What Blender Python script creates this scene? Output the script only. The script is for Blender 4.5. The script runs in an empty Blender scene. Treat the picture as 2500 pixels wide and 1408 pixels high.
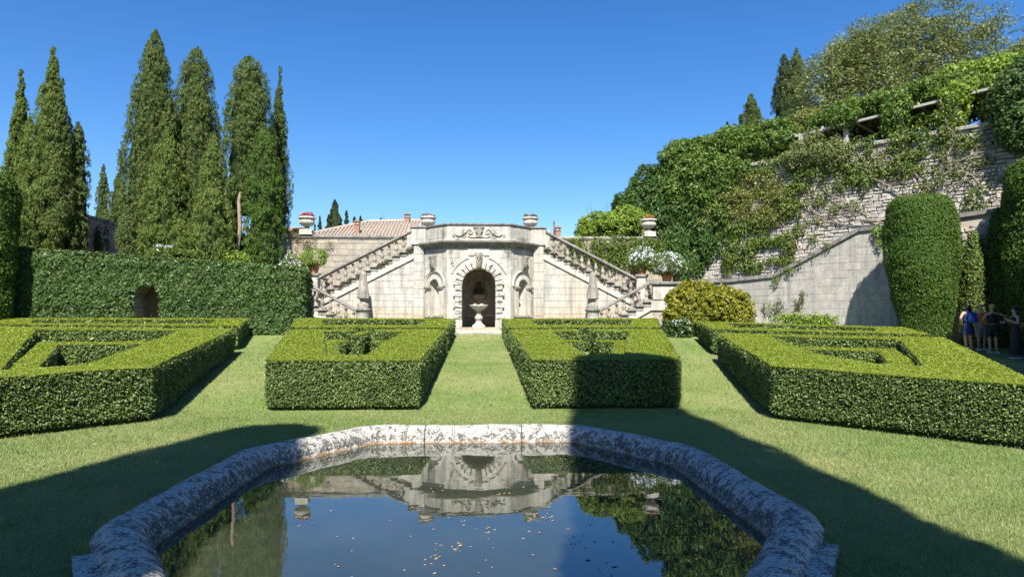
import bpy, math, random
import numpy as np
from mathutils import Vector, Matrix
from mathutils.geometry import tessellate_polygon

sc = bpy.context.scene
COL = sc.collection
R = math.radians
rng = np.random.default_rng(7)
random.seed(7)

# ---------------------------------------------------------------- camera
F_PX = 1667.0                      # focal length for a picture 2500 wide
CAM = np.array([0.1, 0.0, 1.95])
YAW, PITCH = R(2.6), R(2.953)
FWD = np.array([math.sin(YAW)*math.cos(PITCH), math.cos(YAW)*math.cos(PITCH), math.sin(PITCH)])
RGT = np.array([math.cos(YAW), -math.sin(YAW), 0.0])
UP = np.cross(RGT, FWD)
cam_d = bpy.data.cameras.new('camera')
cam = bpy.data.objects.new('camera', cam_d)
COL.objects.link(cam)
cam.matrix_world = Matrix(((RGT[0], UP[0], -FWD[0], CAM[0]), (RGT[1], UP[1], -FWD[1], CAM[1]), (RGT[2], UP[2], -FWD[2], CAM[2]), (0, 0, 0, 1)))
cam_d.sensor_width = 36.0
cam_d.lens = 36.0*F_PX/2500.0
cam_d.clip_start = 0.05
cam_d.clip_end = 2000
sc.camera = cam

# ---------------------------------------------------------------- sky and sun
SUN_EL, SUN_AZ = R(48), R(4)     # the sun stands behind the viewer
world = bpy.data.worlds.new('World')
sc.world = world
world.use_nodes = True
wt = world.node_tree
bg = wt.nodes['Background']
sky = wt.nodes.new('ShaderNodeTexSky')
sky.sky_type = 'NISHITA'
sky.sun_disc = False
sky.sun_elevation = SUN_EL
sky.sun_rotation = math.pi + SUN_AZ
sky.altitude = 500
sky.air_density = 1.0
sky.dust_density = 0.3
sky.ozone_density = 3.0
hsv = wt.nodes.new('ShaderNodeHueSaturation')
hsv.inputs['Saturation'].default_value = 1.32
hsv.inputs['Hue'].default_value = 0.507
hsv.inputs['Value'].default_value = 1.0
wt.links.new(sky.outputs[0], hsv.inputs['Color'])
wt.links.new(hsv.outputs[0], bg.inputs['Color'])
bg.inputs['Strength'].default_value = 0.084
sun_d = bpy.data.lights.new('sun', 'SUN')
sun_d.energy = 5.0
sun_d.angle = R(0.53)
sun_d.color = (1.0, 0.95, 0.86)
sun = bpy.data.objects.new('sun', sun_d)
COL.objects.link(sun)
sun.rotation_euler = Vector((math.sin(SUN_AZ)*math.cos(SUN_EL), math.cos(SUN_AZ)*math.cos(SUN_EL), -math.sin(SUN_EL))).to_track_quat('-Z', 'Y').to_euler()
sc.view_settings.view_transform = 'Standard'
sc.view_settings.look = 'None'
sc.view_settings.gamma = 1.0
sc.view_settings.use_curve_mapping = False
sc.view_settings.exposure = 1.12

# ---------------------------------------------------------------- sight lines to real positions
def ray(px, py):
    return FWD + RGT*((px-1250)/F_PX) + UP*((704-py)/F_PX)

def aty(px, py, Y):                # point of a sight line at distance Y
    d = ray(px, py)
    return CAM + d*((Y-CAM[1])/d[1])

def on_plane(px, py, p0, n):
    d = ray(px, py)
    return CAM + d*(np.dot(np.asarray(p0)-CAM, n)/np.dot(d, n))

LAWN0, LAWN_BRK, LAWN_S = 0.11, 14.2, 0.0905
def lawn_z(Y):
    return LAWN0 + LAWN_S*np.clip(np.asarray(Y, float)-LAWN_BRK, 0, 30)
def hedge_top(Y):
    return lawn_z(Y) + np.interp(Y, [8, 10, 14.4, 28.5], [.93, .95, 1.05, .74])

# ---------------------------------------------------------------- tags
def tag(o, label=None, cat=None, group=None, kind=None):
    if label: o['label'] = label
    if cat: o['category'] = cat
    if group: o['group'] = group
    if kind: o['kind'] = kind
    return o

def empty(name, loc=(0, 0, 0), label=None, cat=None, group=None, rz=0, kind=None):
    o = bpy.data.objects.new(name, None)
    o.empty_display_size = 0.2
    COL.objects.link(o)
    o.location = loc
    o.rotation_euler = (0, 0, rz)
    o.matrix_basis                                        # location set before children are parented
    return tag(o, label, cat, group, kind)

def put(name, me, parent=None, loc=None, rot=None, scale=None):
    o = bpy.data.objects.new(name, me)
    COL.objects.link(o)
    if parent is not None:
        o.parent = parent
    if loc is not None: o.location = loc
    if rot is not None: o.rotation_euler = rot
    if scale is not None: o.scale = scale
    return o

# ---------------------------------------------------------------- mesh builder
class MB:
    def __init__(s):
        s.V, s.G, s.n = [], [], 0
    def add(s, V, F, mat=0, smooth=False):
        V = np.asarray(V, float).reshape(-1, 3)
        if isinstance(F, np.ndarray):
            s.G.append((F+s.n, mat, smooth))
        else:
            by = {}
            for f in F: by.setdefault(len(f), []).append(f)
            for k, fs in by.items():
                s.G.append((np.asarray(fs, int)+s.n, mat, smooth))
        s.V.append(V)
        s.n += len(V)
        return s
    def box(s, x0, x1, y0, y1, z0, z1, mat=0, fr=None):
        V = np.array([(x, y, z) for z in (z0, z1) for y in (y0, y1) for x in (x0, x1)], float)
        if fr is not None: V = fr.pts(V[:, 0], V[:, 2], -V[:, 1])
        return s.add(V, [(0, 2, 3, 1), (4, 5, 7, 6), (0, 1, 5, 4), (2, 6, 7, 3), (0, 4, 6, 2), (1, 3, 7, 5)], mat)
    def bbox(s, x0, x1, y0, y1, z0, z1, b=0.02, mat=0, fr=None):
        """box with chamfered edges"""
        cx, cy, cz = (x0+x1)/2, (y0+y1)/2, (z0+z1)/2
        hx, hy, hz = abs(x1-x0)/2, abs(y1-y0)/2, abs(z1-z0)/2
        b = min(b, hx*.9, hy*.9, hz*.9)
        V, idx = [], {}
        for sx in (-1, 1):
            for sy in (-1, 1):
                for sz in (-1, 1):
                    for a in range(3):
                        h = [hx-b, hy-b, hz-b]
                        h[a] += b
                        idx[(sx, sy, sz, a)] = len(V)
                        V.append((cx+sx*h[0], cy+sy*h[1], cz+sz*h[2]))
        Fc = []
        for a in range(3):
            o1, o2 = [i for i in range(3) if i != a]
            for sg in (-1, 1):
                q = []
                for p in ((-1, -1), (1, -1), (1, 1), (-1, 1)):
                    k = [0, 0, 0]; k[a] = sg; k[o1], k[o2] = p
                    q.append(idx[(*k, a)])
                Fc.append(tuple(q))
        for a in range(3):
            o1, o2 = [i for i in range(3) if i != a]
            for p in ((-1, -1), (1, -1), (1, 1), (-1, 1)):
                q = []
                for sg, fa in ((-1, o1), (1, o1), (1, o2), (-1, o2)):
                    k = [0, 0, 0]; k[a] = sg; k[o1], k[o2] = p
                    q.append(idx[(*k, fa)])
                Fc.append(tuple(q))
        for sx in (-1, 1):
            for sy in (-1, 1):
                for sz in (-1, 1):
                    Fc.append(tuple(idx[(sx, sy, sz, a)] for a in range(3)))
        V = np.array(V, float)
        if fr is not None: V = fr.pts(V[:, 0], V[:, 2], -V[:, 1])
        return s.add(V, Fc, mat)
    def lathe(s, prof, c=(0, 0, 0), seg=20, mat=0, smooth=True, flute=0, famp=0.0, frange=None, sx=1, sy=1):
        n = len(prof)
        a = np.linspace(0, 2*math.pi, seg, endpoint=False)
        V = np.zeros((n, seg, 3))
        for i, (r, z) in enumerate(prof):
            k = np.ones(seg)
            if flute and frange and frange[0] <= z <= frange[1]:
                k = 1-famp*np.abs(np.sin(a*flute/2))**0.6*1.0 + famp*.0
                k = 1-famp+famp*np.abs(np.sin(a*flute/2))**.6
            V[i, :, 0] = c[0]+r*k*np.cos(a)*sx
            V[i, :, 1] = c[1]+r*k*np.sin(a)*sy
            V[i, :, 2] = c[2]+z
        i, j = np.meshgrid(np.arange(n-1), np.arange(seg), indexing='ij')
        j2 = (j+1) % seg
        Fq = np.stack([i*seg+j, i*seg+j2, (i+1)*seg+j2, (i+1)*seg+j], -1).reshape(-1, 4)
        s.add(V.reshape(-1, 3), Fq, mat, smooth)
        s.add(V[-1], [tuple(range(seg))], mat)
        s.add(V[0], [tuple(reversed(range(seg)))], mat)
        return s
    def tube(s, pts, rad, seg=8, mat=0, smooth=True, caps=True):
        pts = np.asarray(pts, float)
        n = len(pts)
        rad = np.broadcast_to(np.asarray(rad, float), (n,))
        T = np.gradient(pts, axis=0)
        T /= np.linalg.norm(T, axis=1)[:, None]+1e-9
        ref = np.array([0, 0, 1.0]) if abs(T[0][2]) < .9 else np.array([1.0, 0, 0])
        V = np.zeros((n, seg, 3))
        a = np.linspace(0, 2*math.pi, seg, endpoint=False)
        N = np.cross(T[0], ref); N /= np.linalg.norm(N)
        for i in range(n):
            N = N-T[i]*np.dot(N, T[i]); N /= np.linalg.norm(N)+1e-9
            B = np.cross(T[i], N)
            V[i] = pts[i]+rad[i]*(np.cos(a)[:, None]*N+np.sin(a)[:, None]*B)
        i, j = np.meshgrid(np.arange(n-1), np.arange(seg), indexing='ij')
        j2 = (j+1) % seg
        s.add(V.reshape(-1, 3), np.stack([i*seg+j, i*seg+j2, (i+1)*seg+j2, (i+1)*seg+j], -1).reshape(-1, 4), mat, smooth)
        if caps:
            s.add(V[0], [tuple(reversed(range(seg)))], mat)
            s.add(V[-1], [tuple(range(seg))], mat)
        return s
    def loft(s, rings, mat=0, smooth=True, closed=True, caps=True):
        rings = np.asarray(rings, float)
        n, m = rings.shape[:2]
        i, j = np.meshgrid(np.arange(n-1), np.arange(m if closed else m-1), indexing='ij')
        j2 = (j+1) % m
        s.add(rings.reshape(-1, 3), np.stack([i*m+j, i*m+j2, (i+1)*m+j2, (i+1)*m+j], -1).reshape(-1, 4), mat, smooth)
        if caps and closed:
            s.add(rings[0], [tuple(reversed(range(m)))], mat)
            s.add(rings[-1], [tuple(range(m))], mat)
        return s
    def prism(s, poly, d0, d1, fr, mat=0):
        """polygon in (u,z) of frame fr, extruded from depth d0 to d1 (outward)"""
        u = np.array([p[0] for p in poly]); z = np.array([p[1] for p in poly])
        n = len(poly)
        V = np.concatenate([fr.pts(u, z, np.full(n, d1)), fr.pts(u, z, np.full(n, d0))])
        Fc = [tuple(range(n)), tuple(reversed(range(n, 2*n)))]
        Fc += [(i, i+n, (i+1) % n+n, (i+1) % n) for i in range(n)]
        return s.add(V, Fc, mat)
    def plate(s, outer, holes, d0, d1, fr, mat=0):
        loops = [outer]+list(holes)
        tri = tessellate_polygon([[Vector((p[0], p[1], 0)) for p in l] for l in loops])
        flat = [p for l in loops for p in l]
        u = np.array([p[0] for p in flat]); z = np.array([p[1] for p in flat])
        n = len(flat)
        V = np.concatenate([fr.pts(u, z, np.full(n, d1)), fr.pts(u, z, np.full(n, d0))])
        Fc = [tuple(t) for t in tri]+[tuple(i+n for i in reversed(t)) for t in tri]
        k = 0
        for l in loops:
            m = len(l)
            Fc += [(k+i, k+(i+1) % m, k+(i+1) % m+n, k+i+n) for i in range(m)]
            k += m
        return s.add(V, Fc, mat)
    def ellipsoid(s, c, r, mat=0, seg=12, rows=7):
        th = np.linspace(0, math.pi, rows+1)
        prof = [(max(math.sin(t), 1e-3), -math.cos(t)) for t in th]
        n = len(prof)
        a = np.linspace(0, 2*math.pi, seg, endpoint=False)
        V = np.array([[(c[0]+r[0]*p[0]*math.cos(x), c[1]+r[1]*p[0]*math.sin(x), c[2]+r[2]*p[1]) for x in a] for p in prof])
        return s.loft(V, mat)
    def leaves(s, V, mat=0):
        n, k = V.shape[:2]
        return s.add(V.reshape(-1, 3), np.arange(k*n).reshape(n, k), mat)
    def mesh(s, name, mats):
        me = bpy.data.meshes.new(name)
        V = np.concatenate(s.V)
        me.vertices.add(len(V))
        me.vertices.foreach_set('co', V.astype(np.float32).ravel())
        li = np.concatenate([g[0].ravel() for g in s.G])
        cnt = np.concatenate([np.full(len(g[0]), g[0].shape[1]) for g in s.G])
        mi = np.concatenate([np.full(len(g[0]), g[1]) for g in s.G])
        sm = np.concatenate([np.full(len(g[0]), g[2]) for g in s.G])
        me.loops.add(len(li))
        me.loops.foreach_set('vertex_index', li.astype(np.int32))
        me.polygons.add(len(cnt))
        st = np.concatenate([[0], np.cumsum(cnt)[:-1]])
        me.polygons.foreach_set('loop_start', st.astype(np.int32))
        me.polygons.foreach_set('material_index', mi.astype(np.int32))
        me.polygons.foreach_set('use_smooth', sm.astype(bool))
        me.update(calc_edges=True)
        for m in (mats if isinstance(mats, (list, tuple)) else [mats]): me.materials.append(m)
        return me
    def build(s, name, mats, parent=None, loc=None, rot=None, recalc=False, label=None, cat=None, group=None, kind=None):
        me = s.mesh(name, mats)
        if recalc:
            import bmesh
            b = bmesh.new(); b.from_mesh(me)
            bmesh.ops.remove_doubles(b, verts=b.verts, dist=1e-5)
            bmesh.ops.recalc_face_normals(b, faces=b.faces)
            b.to_mesh(me); b.free()
        return tag(put(name, me, parent, loc, rot), label, cat, group, kind)

class Frame:
    """a vertical wall plane: u runs along it, n points outward (to the viewer), z is up"""
    def __init__(s, x0, y0, x1, y1):
        s.o = np.array([x0, y0], float)
        d = np.array([x1-x0, y1-y0], float)
        s.len = np.linalg.norm(d)
        s.u = d/s.len
        s.n = np.array([s.u[1], -s.u[0]])
        s.rz = math.atan2(s.u[1], s.u[0])
    def pts(s, u, z, d):
        u, z, d = np.broadcast_arrays(np.asarray(u, float), np.asarray(z, float), np.asarray(d, float))
        return np.stack([s.o[0]+u*s.u[0]+d*s.n[0], s.o[1]+u*s.u[1]+d*s.n[1], z], -1)
    def p(s, u, z, d=0.0):
        return tuple(s.pts([u], [z], [d])[0])
    def uz(s, px, py):
        q = on_plane(px, py, (s.o[0], s.o[1], 0), np.array([s.n[0], s.n[1], 0]))
        return float(np.dot(q[:2]-s.o, s.u)), float(q[2])

# ---------------------------------------------------------------- materials
class NT:
    def __init__(s, name):
        s.m = bpy.data.materials.new(name)
        s.m.use_nodes = True
        s.t = s.m.node_tree
        s.t.nodes.clear()
        s.out = s.n('ShaderNodeOutputMaterial')
    def n(s, k, **kw):
        o = s.t.nodes.new(k)
        for a, v in kw.items(): setattr(o, a, v)
        return o
    def l(s, a, b): s.t.links.new(a, b)
    def val(s, sock, v):
        if hasattr(v, 'is_output'): s.l(v, sock)
        else: sock.default_value = v
    def pos(s): return s.n('ShaderNodeNewGeometry').outputs['Position']
    def noise(s, scale, detail=4, rough=.55, vec=None, dist=0):
        o = s.n('ShaderNodeTexNoise')
        o.inputs['Scale'].default_value = scale; o.inputs['Detail'].default_value = detail
        o.inputs['Roughness'].default_value = rough; o.inputs['Distortion'].default_value = dist
        s.l(vec if vec is not None else s.pos(), o.inputs['Vector'])
        return o.outputs['Fac']
    def voro(s, scale, vec=None, feature='F1', rnd=1.0):
        o = s.n('ShaderNodeTexVoronoi', feature=feature)
        o.inputs['Scale'].default_value = scale
        o.inputs['Randomness'].default_value = rnd
        s.l(vec if vec is not None else s.pos(), o.inputs['Vector'])
        return o.outputs['Distance']
    def ramp(s, fac, stops):
        o = s.n('ShaderNodeValToRGB')
        e = o.color_ramp.elements
        while len(e) < len(stops): e.new(.5)
        for i, (p, c) in enumerate(stops):
            e[i].position = p
            e[i].color = (*c, 1) if len(c) == 3 else c
        s.l(fac, o.inputs[0])
        return o.outputs['Color']
    def step(s, fac, a, b):
        o = s.n('ShaderNodeMapRange', clamp=True)
        s.l(fac, o.inputs[0]); o.inputs[1].default_value = a; o.inputs[2].default_value = b
        return o.outputs[0]
    def mix(s, f, a, b, mode='MIX'):
        o = s.n('ShaderNodeMix', data_type='RGBA', blend_type=mode)
        s.val(o.inputs[0], f)
        for sock, v in ((o.inputs[6], a), (o.inputs[7], b)):
            s.val(sock, (*v, 1) if isinstance(v, tuple) and len(v) == 3 else v)
        return o.outputs[2]
    def math(s, op, a, b=0.0):
        o = s.n('ShaderNodeMath', operation=op)
        s.val(o.inputs[0], a); s.val(o.inputs[1], b)
        return o.outputs[0]
    def rand(s):
        a = s.n('ShaderNodeObjectInfo').outputs['Random']
        b = s.n('ShaderNodeNewGeometry').outputs['Random Per Island']
        return s.math('FRACT', s.math('ADD', a, b))
    def mapping(s, scale):
        o = s.n('ShaderNodeMapping'); o.inputs['Scale'].default_value = scale
        s.l(s.pos(), o.inputs['Vector'])
        return o.outputs[0]
    def bump(s, h, strength=.5, dist=.02):
        o = s.n('ShaderNodeBump')
        o.inputs['Strength'].default_value = strength; o.inputs['Distance'].default_value = dist
        s.l(h, o.inputs['Height'])
        return o.outputs[0]
    def bsdf(s, color, rough=.8, spec=.3, normal=None, metal=0):
        o = s.n('ShaderNodeBsdfPrincipled')
        s.val(o.inputs['Base Color'], (*color, 1) if isinstance(color, tuple) and len(color) == 3 else color)
        s.val(o.inputs['Roughness'], rough)
        o.inputs['Specular IOR Level'].default_value = spec
        o.inputs['Metallic'].default_value = metal
        if normal is not None: s.l(normal, o.inputs['Normal'])
        return o.outputs[0]
    def done(s, shader):
        s.l(shader, s.out.inputs['Surface'])
        return s.m

def mix3(a, b, f): return tuple(x*(1-f)+y*f for x, y in zip(a, b))
def mul(a, f): return tuple(x*f for x in a)

def stone_mat(name, light, dark, warm=None, streak=.5, var=.3, pits=.5, bumpd=.02, moss=0.0, warm_z=None):
    t = NT(name)
    big = t.noise(.55, 5, .6)
    mid = t.noise(3.2, 6, .65)
    fine = t.noise(22, 6, .7)
    c = t.mix(t.step(mid, .36, .66), light, mix3(light, dark, .62))
    c = t.mix(t.math('MULTIPLY', t.step(t.noise(7.5, 5, .7), .50, .62), .4), c, mix3(light, dark, .75))
    if warm is not None:
        c = t.mix(t.math('MULTIPLY', t.step(big, .45, .68), .7), c, warm)
    if warm_z is not None:                               # damp ochre wash at the foot of the wall
        sx = t.n('ShaderNodeSeparateXYZ'); t.l(t.pos(), sx.inputs[0])
        hz = t.math('ADD', sx.outputs[2], t.math('MULTIPLY', t.noise(1.3, 4), 1.2))
        f = t.n('ShaderNodeMapRange', clamp=True); t.l(hz, f.inputs[0])
        f.inputs[1].default_value = warm_z[0]; f.inputs[2].default_value = warm_z[1]
        c = t.mix(t.math('MULTIPLY', f.outputs[0], .7), c, warm_z[2])
    st = t.noise(1.0, 4, .6, t.mapping((5.5, 5.5, .45)))
    c = t.mix(t.math('MULTIPLY', t.step(st, .47, .68), streak), c, dark)
    c = t.mix(t.math('MULTIPLY', t.step(fine, .55, .75), .35), c, mul(dark, .8))
    r = t.rand()
    c = t.mix(t.math('MULTIPLY', t.step(r, 0, 1), var), c, mul(mix3(light, dark, .8), .95))
    vo = t.voro(38)
    pit = t.step(vo, .16, .05)
    c = t.mix(t.math('MULTIPLY', t.math('MULTIPLY', pit, t.step(mid, .45, .6)), pits), c, mul(dark, .45))
    if moss:
        mo = t.step(t.noise(2.1, 6, .7), .62, .70)
        c = t.mix(t.math('MULTIPLY', mo, moss), c, (.07, .075, .03))
    h = t.math('ADD', t.math('MULTIPLY', fine, .5), t.math('MULTIPLY', mid, .8))
    h = t.math('SUBTRACT', h, t.math('MULTIPLY', pit, .35))
    return t.done(t.bsdf(c, .92, .15, t.bump(h, .9, bumpd)))

def leaf_mat(name, a, b, c=None, trans=.28, rough=.5, spec=.35, big=.5):
    t = NT(name)
    r = t.rand()
    stops = [(0, a), (.6, b)] if c is None else [(0, a), (.5, b), (.95, c)]
    col = t.ramp(r, stops)
    n = t.noise(.9, 3)
    col = t.mix(t.math('MULTIPLY', t.step(n, .4, .7), big), col, mul(a, .75))
    p = t.bsdf(col, rough, spec)
    tr = t.n('ShaderNodeBsdfTranslucent')
    t.l(t.mix(1.0, col, (1.0, 1.0, .55), 'MULTIPLY'), tr.inputs[0])
    m = t.n('ShaderNodeMixShader'); m.inputs[0].default_value = trans
    t.l(p, m.inputs[1]); t.l(tr.outputs[0], m.inputs[2])
    return t.done(m.outputs[0])

def plain(name, col, rough=.8, spec=.3, var=.15, scale=20, bump=.3, bumpd=.005):
    t = NT(name)
    n = t.noise(scale, 5, .6)
    c = t.mix(t.math('MULTIPLY', n, var*2), col, mul(col, .5))
    return t.done(t.bsdf(c, rough, spec, t.bump(n, bump, bumpd)))

M = {}
M['trav'] = stone_mat('travertine', (.535, .505, .45), (.21, .205, .195), warm=(.49, .42, .33), streak=.75, var=.14, moss=.25, warm_z=(3.5, 2.5, (.42, .29, .16)))
M['trav_clean'] = stone_mat('pale travertine', (.60, .555, .48), (.25, .235, .215), streak=.65, var=.18, moss=.12)
M['weathered'] = stone_mat('weathered stone', (.40, .37, .31), (.10, .095, .09), streak=.6, var=.3, moss=.25)
M['rail'] = stone_mat('grey rail stone', (.30, .28, .26), (.075, .072, .07), streak=.6, var=.25, moss=.1)
M['backwall'] = stone_mat('grey ashlar', (.43, .38, .30), (.19, .175, .155), warm=(.45, .34, .22), streak=.3, var=.5, moss=.15)
M['rough'] = stone_mat('rough wall stone', (.54, .50, .45), (.23, .215, .20), warm=(.50, .43, .36), streak=.25, var=.45, bumpd=.04)
M['lowwall'] = stone_mat('pale battered wall', (.47, .44, .395), (.21, .20, .185), warm=(.30, .285, .265), streak=.75, var=.28, bumpd=.03)
M['mortar'] = plain('lime mortar', (.43, .385, .315), .95, .1, .25, 14, .6, .01)
M['mortar_dark'] = plain('deep joint mortar', (.16, .14, .12), .95, .1, .3, 14, .6, .01)
M['cement'] = plain('concrete beam', (.36, .345, .32), .9, .15, .2, 9)
M['bark'] = plain('bark', (.17, .135, .10), .95, .1, .4, 9, 1.0, .03)
M['bark_pale'] = plain('pale bark', (.30, .25, .19), .95, .1, .4, 9, 1.0, .03)
M['earth'] = plain('dry earth', (.20, .14, .085), .95, .1, .3, 5, .8, .02)
M['terracotta'] = plain('terracotta', (.42, .19, .10), .85, .2, .25, 12)
M['brick'] = plain('chimney brick', (.34, .20, .14), .9, .15, .35, 18, .6, .01)
M['plaster'] = plain('ochre plaster', (.45, .33, .2), .9, .15, .2, 4)
M['tile'] = stone_mat('old roof tile', (.42, .355, .29), (.22, .195, .17), warm=(.40, .30, .23), streak=.2, var=.4)
# foliage
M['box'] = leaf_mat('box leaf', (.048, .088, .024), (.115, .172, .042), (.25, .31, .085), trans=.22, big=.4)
M['box_top'] = leaf_mat('sunlit fresh box shoot', (.16, .215, .022), (.225, .285, .032), (.32, .365, .055), trans=.28, big=.1)  # fresh growth plus sunlit brightness, painted into the leaves of the hedge tops
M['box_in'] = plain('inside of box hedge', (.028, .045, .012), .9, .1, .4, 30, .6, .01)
M['ivy'] = leaf_mat('ivy leaf', (.044, .088, .022), (.075, .132, .034), (.125, .19, .055), trans=.2, rough=.5, spec=.3, big=.3)
M['cyp'] = leaf_mat('cypress spray', (.06, .098, .026), (.10, .145, .036), (.155, .195, .055), trans=.18, rough=.6, spec=.2, big=.35)
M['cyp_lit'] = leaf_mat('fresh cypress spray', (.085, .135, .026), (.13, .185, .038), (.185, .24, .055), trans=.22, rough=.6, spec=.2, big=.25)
M['cyp_far'] = leaf_mat('far cypress spray', (.04, .07, .03), (.06, .09, .035), trans=.15, rough=.6, spec=.2, big=.3)
M['yew'] = leaf_mat('clipped cypress spray', (.05, .105, .018), (.075, .14, .022), (.11, .18, .028), trans=.2, rough=.6, spec=.2, big=.2)
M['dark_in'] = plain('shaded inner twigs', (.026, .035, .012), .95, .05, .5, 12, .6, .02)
M['wist'] = leaf_mat('wisteria leaf', (.06, .12, .022), (.115, .19, .032), (.18, .26, .05), trans=.36, rough=.5, spec=.3, big=.35)
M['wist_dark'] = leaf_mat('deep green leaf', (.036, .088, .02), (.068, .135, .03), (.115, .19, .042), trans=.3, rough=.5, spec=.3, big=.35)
M['vine'] = leaf_mat('creeper leaf', (.075, .13, .022), (.13, .195, .032), (.20, .255, .055), trans=.36, big=.2)
M['shrub_y'] = leaf_mat('yellowing shrub leaf', (.12, .145, .03), (.19, .215, .045), (.27, .265, .08), trans=.3, big=.3)
M['gold'] = leaf_mat('golden shrub leaf', (.09, .13, .012), (.21, .22, .018), (.34, .29, .022), trans=.25, rough=.45, big=.3)
M['lime'] = leaf_mat('lime green leaf', (.11, .20, .022), (.19, .29, .034), (.28, .36, .05), trans=.35, big=.1)
M['olive'] = leaf_mat('oak leaf', (.10, .135, .042), (.165, .205, .062), (.25, .27, .10), trans=.3, rough=.5, spec=.35, big=.3)
M['fern'] = leaf_mat('wall fern', (.07, .085, .02), (.12, .12, .03), (.17, .13, .05), trans=.2, big=.2)
def petal(name, a, b):
    t = NT(name)
    return t.done(t.bsdf(t.ramp(t.rand(), [(0, a), (1, b)]), .6, .25))
M['red'] = petal('red petal', (.50, .012, .02), (.65, .03, .10))
M['pink'] = petal('pink petal', (.45, .07, .16), (.60, .16, .26))
M['blue_white'] = petal('plumbago petal', (.62, .66, .80), (.76, .78, .84))
M['orange'] = petal('orange petal', (.45, .16, .04), (.35, .20, .05))
M['dead'] = petal('dry leaf', (.22, .14, .075), (.36, .28, .19))

def grass_mat(name, blades):
    t = NT(name)
    big = t.noise(.35, 4, .6)
    mid = t.noise(2.3, 5, .65)
    c = t.mix(t.step(mid, .35, .7), (.13, .20, .05), (.20, .265, .082))
    c = t.mix(t.math('MULTIPLY', t.step(big, .40, .66), .72), c, (.30, .305, .13))
    c = t.mix(t.math('MULTIPLY', t.step(t.noise(1.1, 6, .7), .58, .72), .25), c, (.33, .29, .16))
    if blades:
        c = t.mix(t.math('MULTIPLY', t.rand(), .5), c, (.30, .33, .13))
        p = t.bsdf(c, .6, .2)
        tr = t.n('ShaderNodeBsdfTranslucent'); t.l(c, tr.inputs[0])
        m = t.n('ShaderNodeMixShader'); m.inputs[0].default_value = .25
        t.l(p, m.inputs[1]); t.l(tr.outputs[0], m.inputs[2])
        return t.done(m.outputs[0])
    f = t.noise(60, 6, .75)
    c = t.mix(t.math('MULTIPLY', t.step(f, .5, .72), .55), c, (.035, .06, .012))
    return t.done(t.bsdf(c, .9, .1, t.bump(f, 1.0, .03)))
M['lawn'] = grass_mat('lawn', False)
M['blade'] = grass_mat('grass blade', True)

def lichen_mat():
    t = NT('lichened rim stone')
    vec = t.n('ShaderNodeVectorMath', operation='ADD')
    t.l(t.pos(), vec.inputs[0])
    nz = t.n('ShaderNodeTexNoise'); nz.inputs['Scale'].default_value = 9; nz.inputs['Detail'].default_value = 4
    t.l(t.pos(), nz.inputs['Vector'])
    sc_ = t.n('ShaderNodeVectorMath', operation='SCALE'); sc_.inputs['Scale'].default_value = .07
    t.l(nz.outputs['Color'], sc_.inputs[0]); t.l(sc_.outputs[0], vec.inputs[1])
    v = vec.outputs[0]
    base = t.mix(t.noise(14, 6, .7), (.024, .024, .023), (.165, .155, .135))
    nrm = t.n('ShaderNodeNewGeometry').outputs['Normal']
    sx = t.n('ShaderNodeSeparateXYZ'); t.l(nrm, sx.inputs[0])
    up = t.step(sx.outputs[2], -.1, 1.0)                 # lichen thicker on top, with the skylit paleness there painted in too
    lit_bias = t.math('ADD', t.math('MULTIPLY', up, .19), t.math('MULTIPLY', t.step(sx.outputs[1], .2, -1.0), .085))   # cover also raised on sun-facing sides, painting their sunlit paleness as lichen
    cover = t.math('ADD', t.noise(8.5, 7, .70, v), t.math('SUBTRACT', lit_bias, .03))
    big = t.math('MULTIPLY', t.step(cover, .60, .66), t.step(t.noise(28, 5, .75), .38, .50))
    spots = t.step(t.voro(21, v), .34, .24)
    spots2 = t.step(t.voro(52, v), .36, .26)
    amount = t.step(t.math('ADD', t.noise(3.3, 5, .6), lit_bias), .36, .60)
    white = t.math('MAXIMUM', big, t.math('MULTIPLY', t.math('MAXIMUM', spots, t.math('MULTIPLY', spots2, .8)), amount))
    lc = t.mix(t.noise(30, 4), (.56, .53, .475), (.38, .36, .325))
    c = t.mix(t.math('MULTIPLY', white, .92), base, lc)
    c = t.mix(t.math('MULTIPLY', t.step(t.noise(75, 4, .7), .56, .64), .6), c, (.035, .035, .035))
    ps = t.n('ShaderNodeSeparateXYZ'); t.l(t.pos(), ps.inputs[0])
    wl = t.n('ShaderNodeMapRange', clamp=True)
    t.l(t.math('ADD', ps.outputs[2], t.math('MULTIPLY', t.noise(20, 3), .03)), wl.inputs[0])
    wl.inputs[1].default_value = .055; wl.inputs[2].default_value = .03
    c = t.mix(t.math('MULTIPLY', wl.outputs[0], t.step(t.noise(4, 4, .7), .35, .6)), c, (.20, .105, .035))
    h = t.math('ADD', t.math('MULTIPLY', t.noise(26, 6, .7), .7), t.math('MULTIPLY', white, .25))
    return t.done(t.bsdf(c, .9, .2, t.bump(h, .8, .012)))
M['rim'] = lichen_mat()

def water_mat():
    t = NT('pond water')
    c = t.mix(t.step(t.noise(.6, 4), .4, .65), (.024, .030, .018), (.038, .043, .027))
    n1 = t.noise(1.6, 2, .5)
    n2 = t.noise(9.0, 2, .5)
    h = t.math('ADD', t.math('MULTIPLY', n1, 1.0), t.math('MULTIPLY', n2, .12))
    o = t.n('ShaderNodeBsdfPrincipled')
    t.l(c, o.inputs['Base Color'])
    o.inputs['Roughness'].default_value = .012
    o.inputs['IOR'].default_value = 1.85
    t.l(t.bump(h, .05, .03), o.inputs['Normal'])
    return t.done(o.outputs[0])
M['water'] = water_mat()

# ---------------------------------------------------------------- foliage helpers
def unit(v): return v/(np.linalg.norm(v, axis=-1, keepdims=True)+1e-9)

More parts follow.
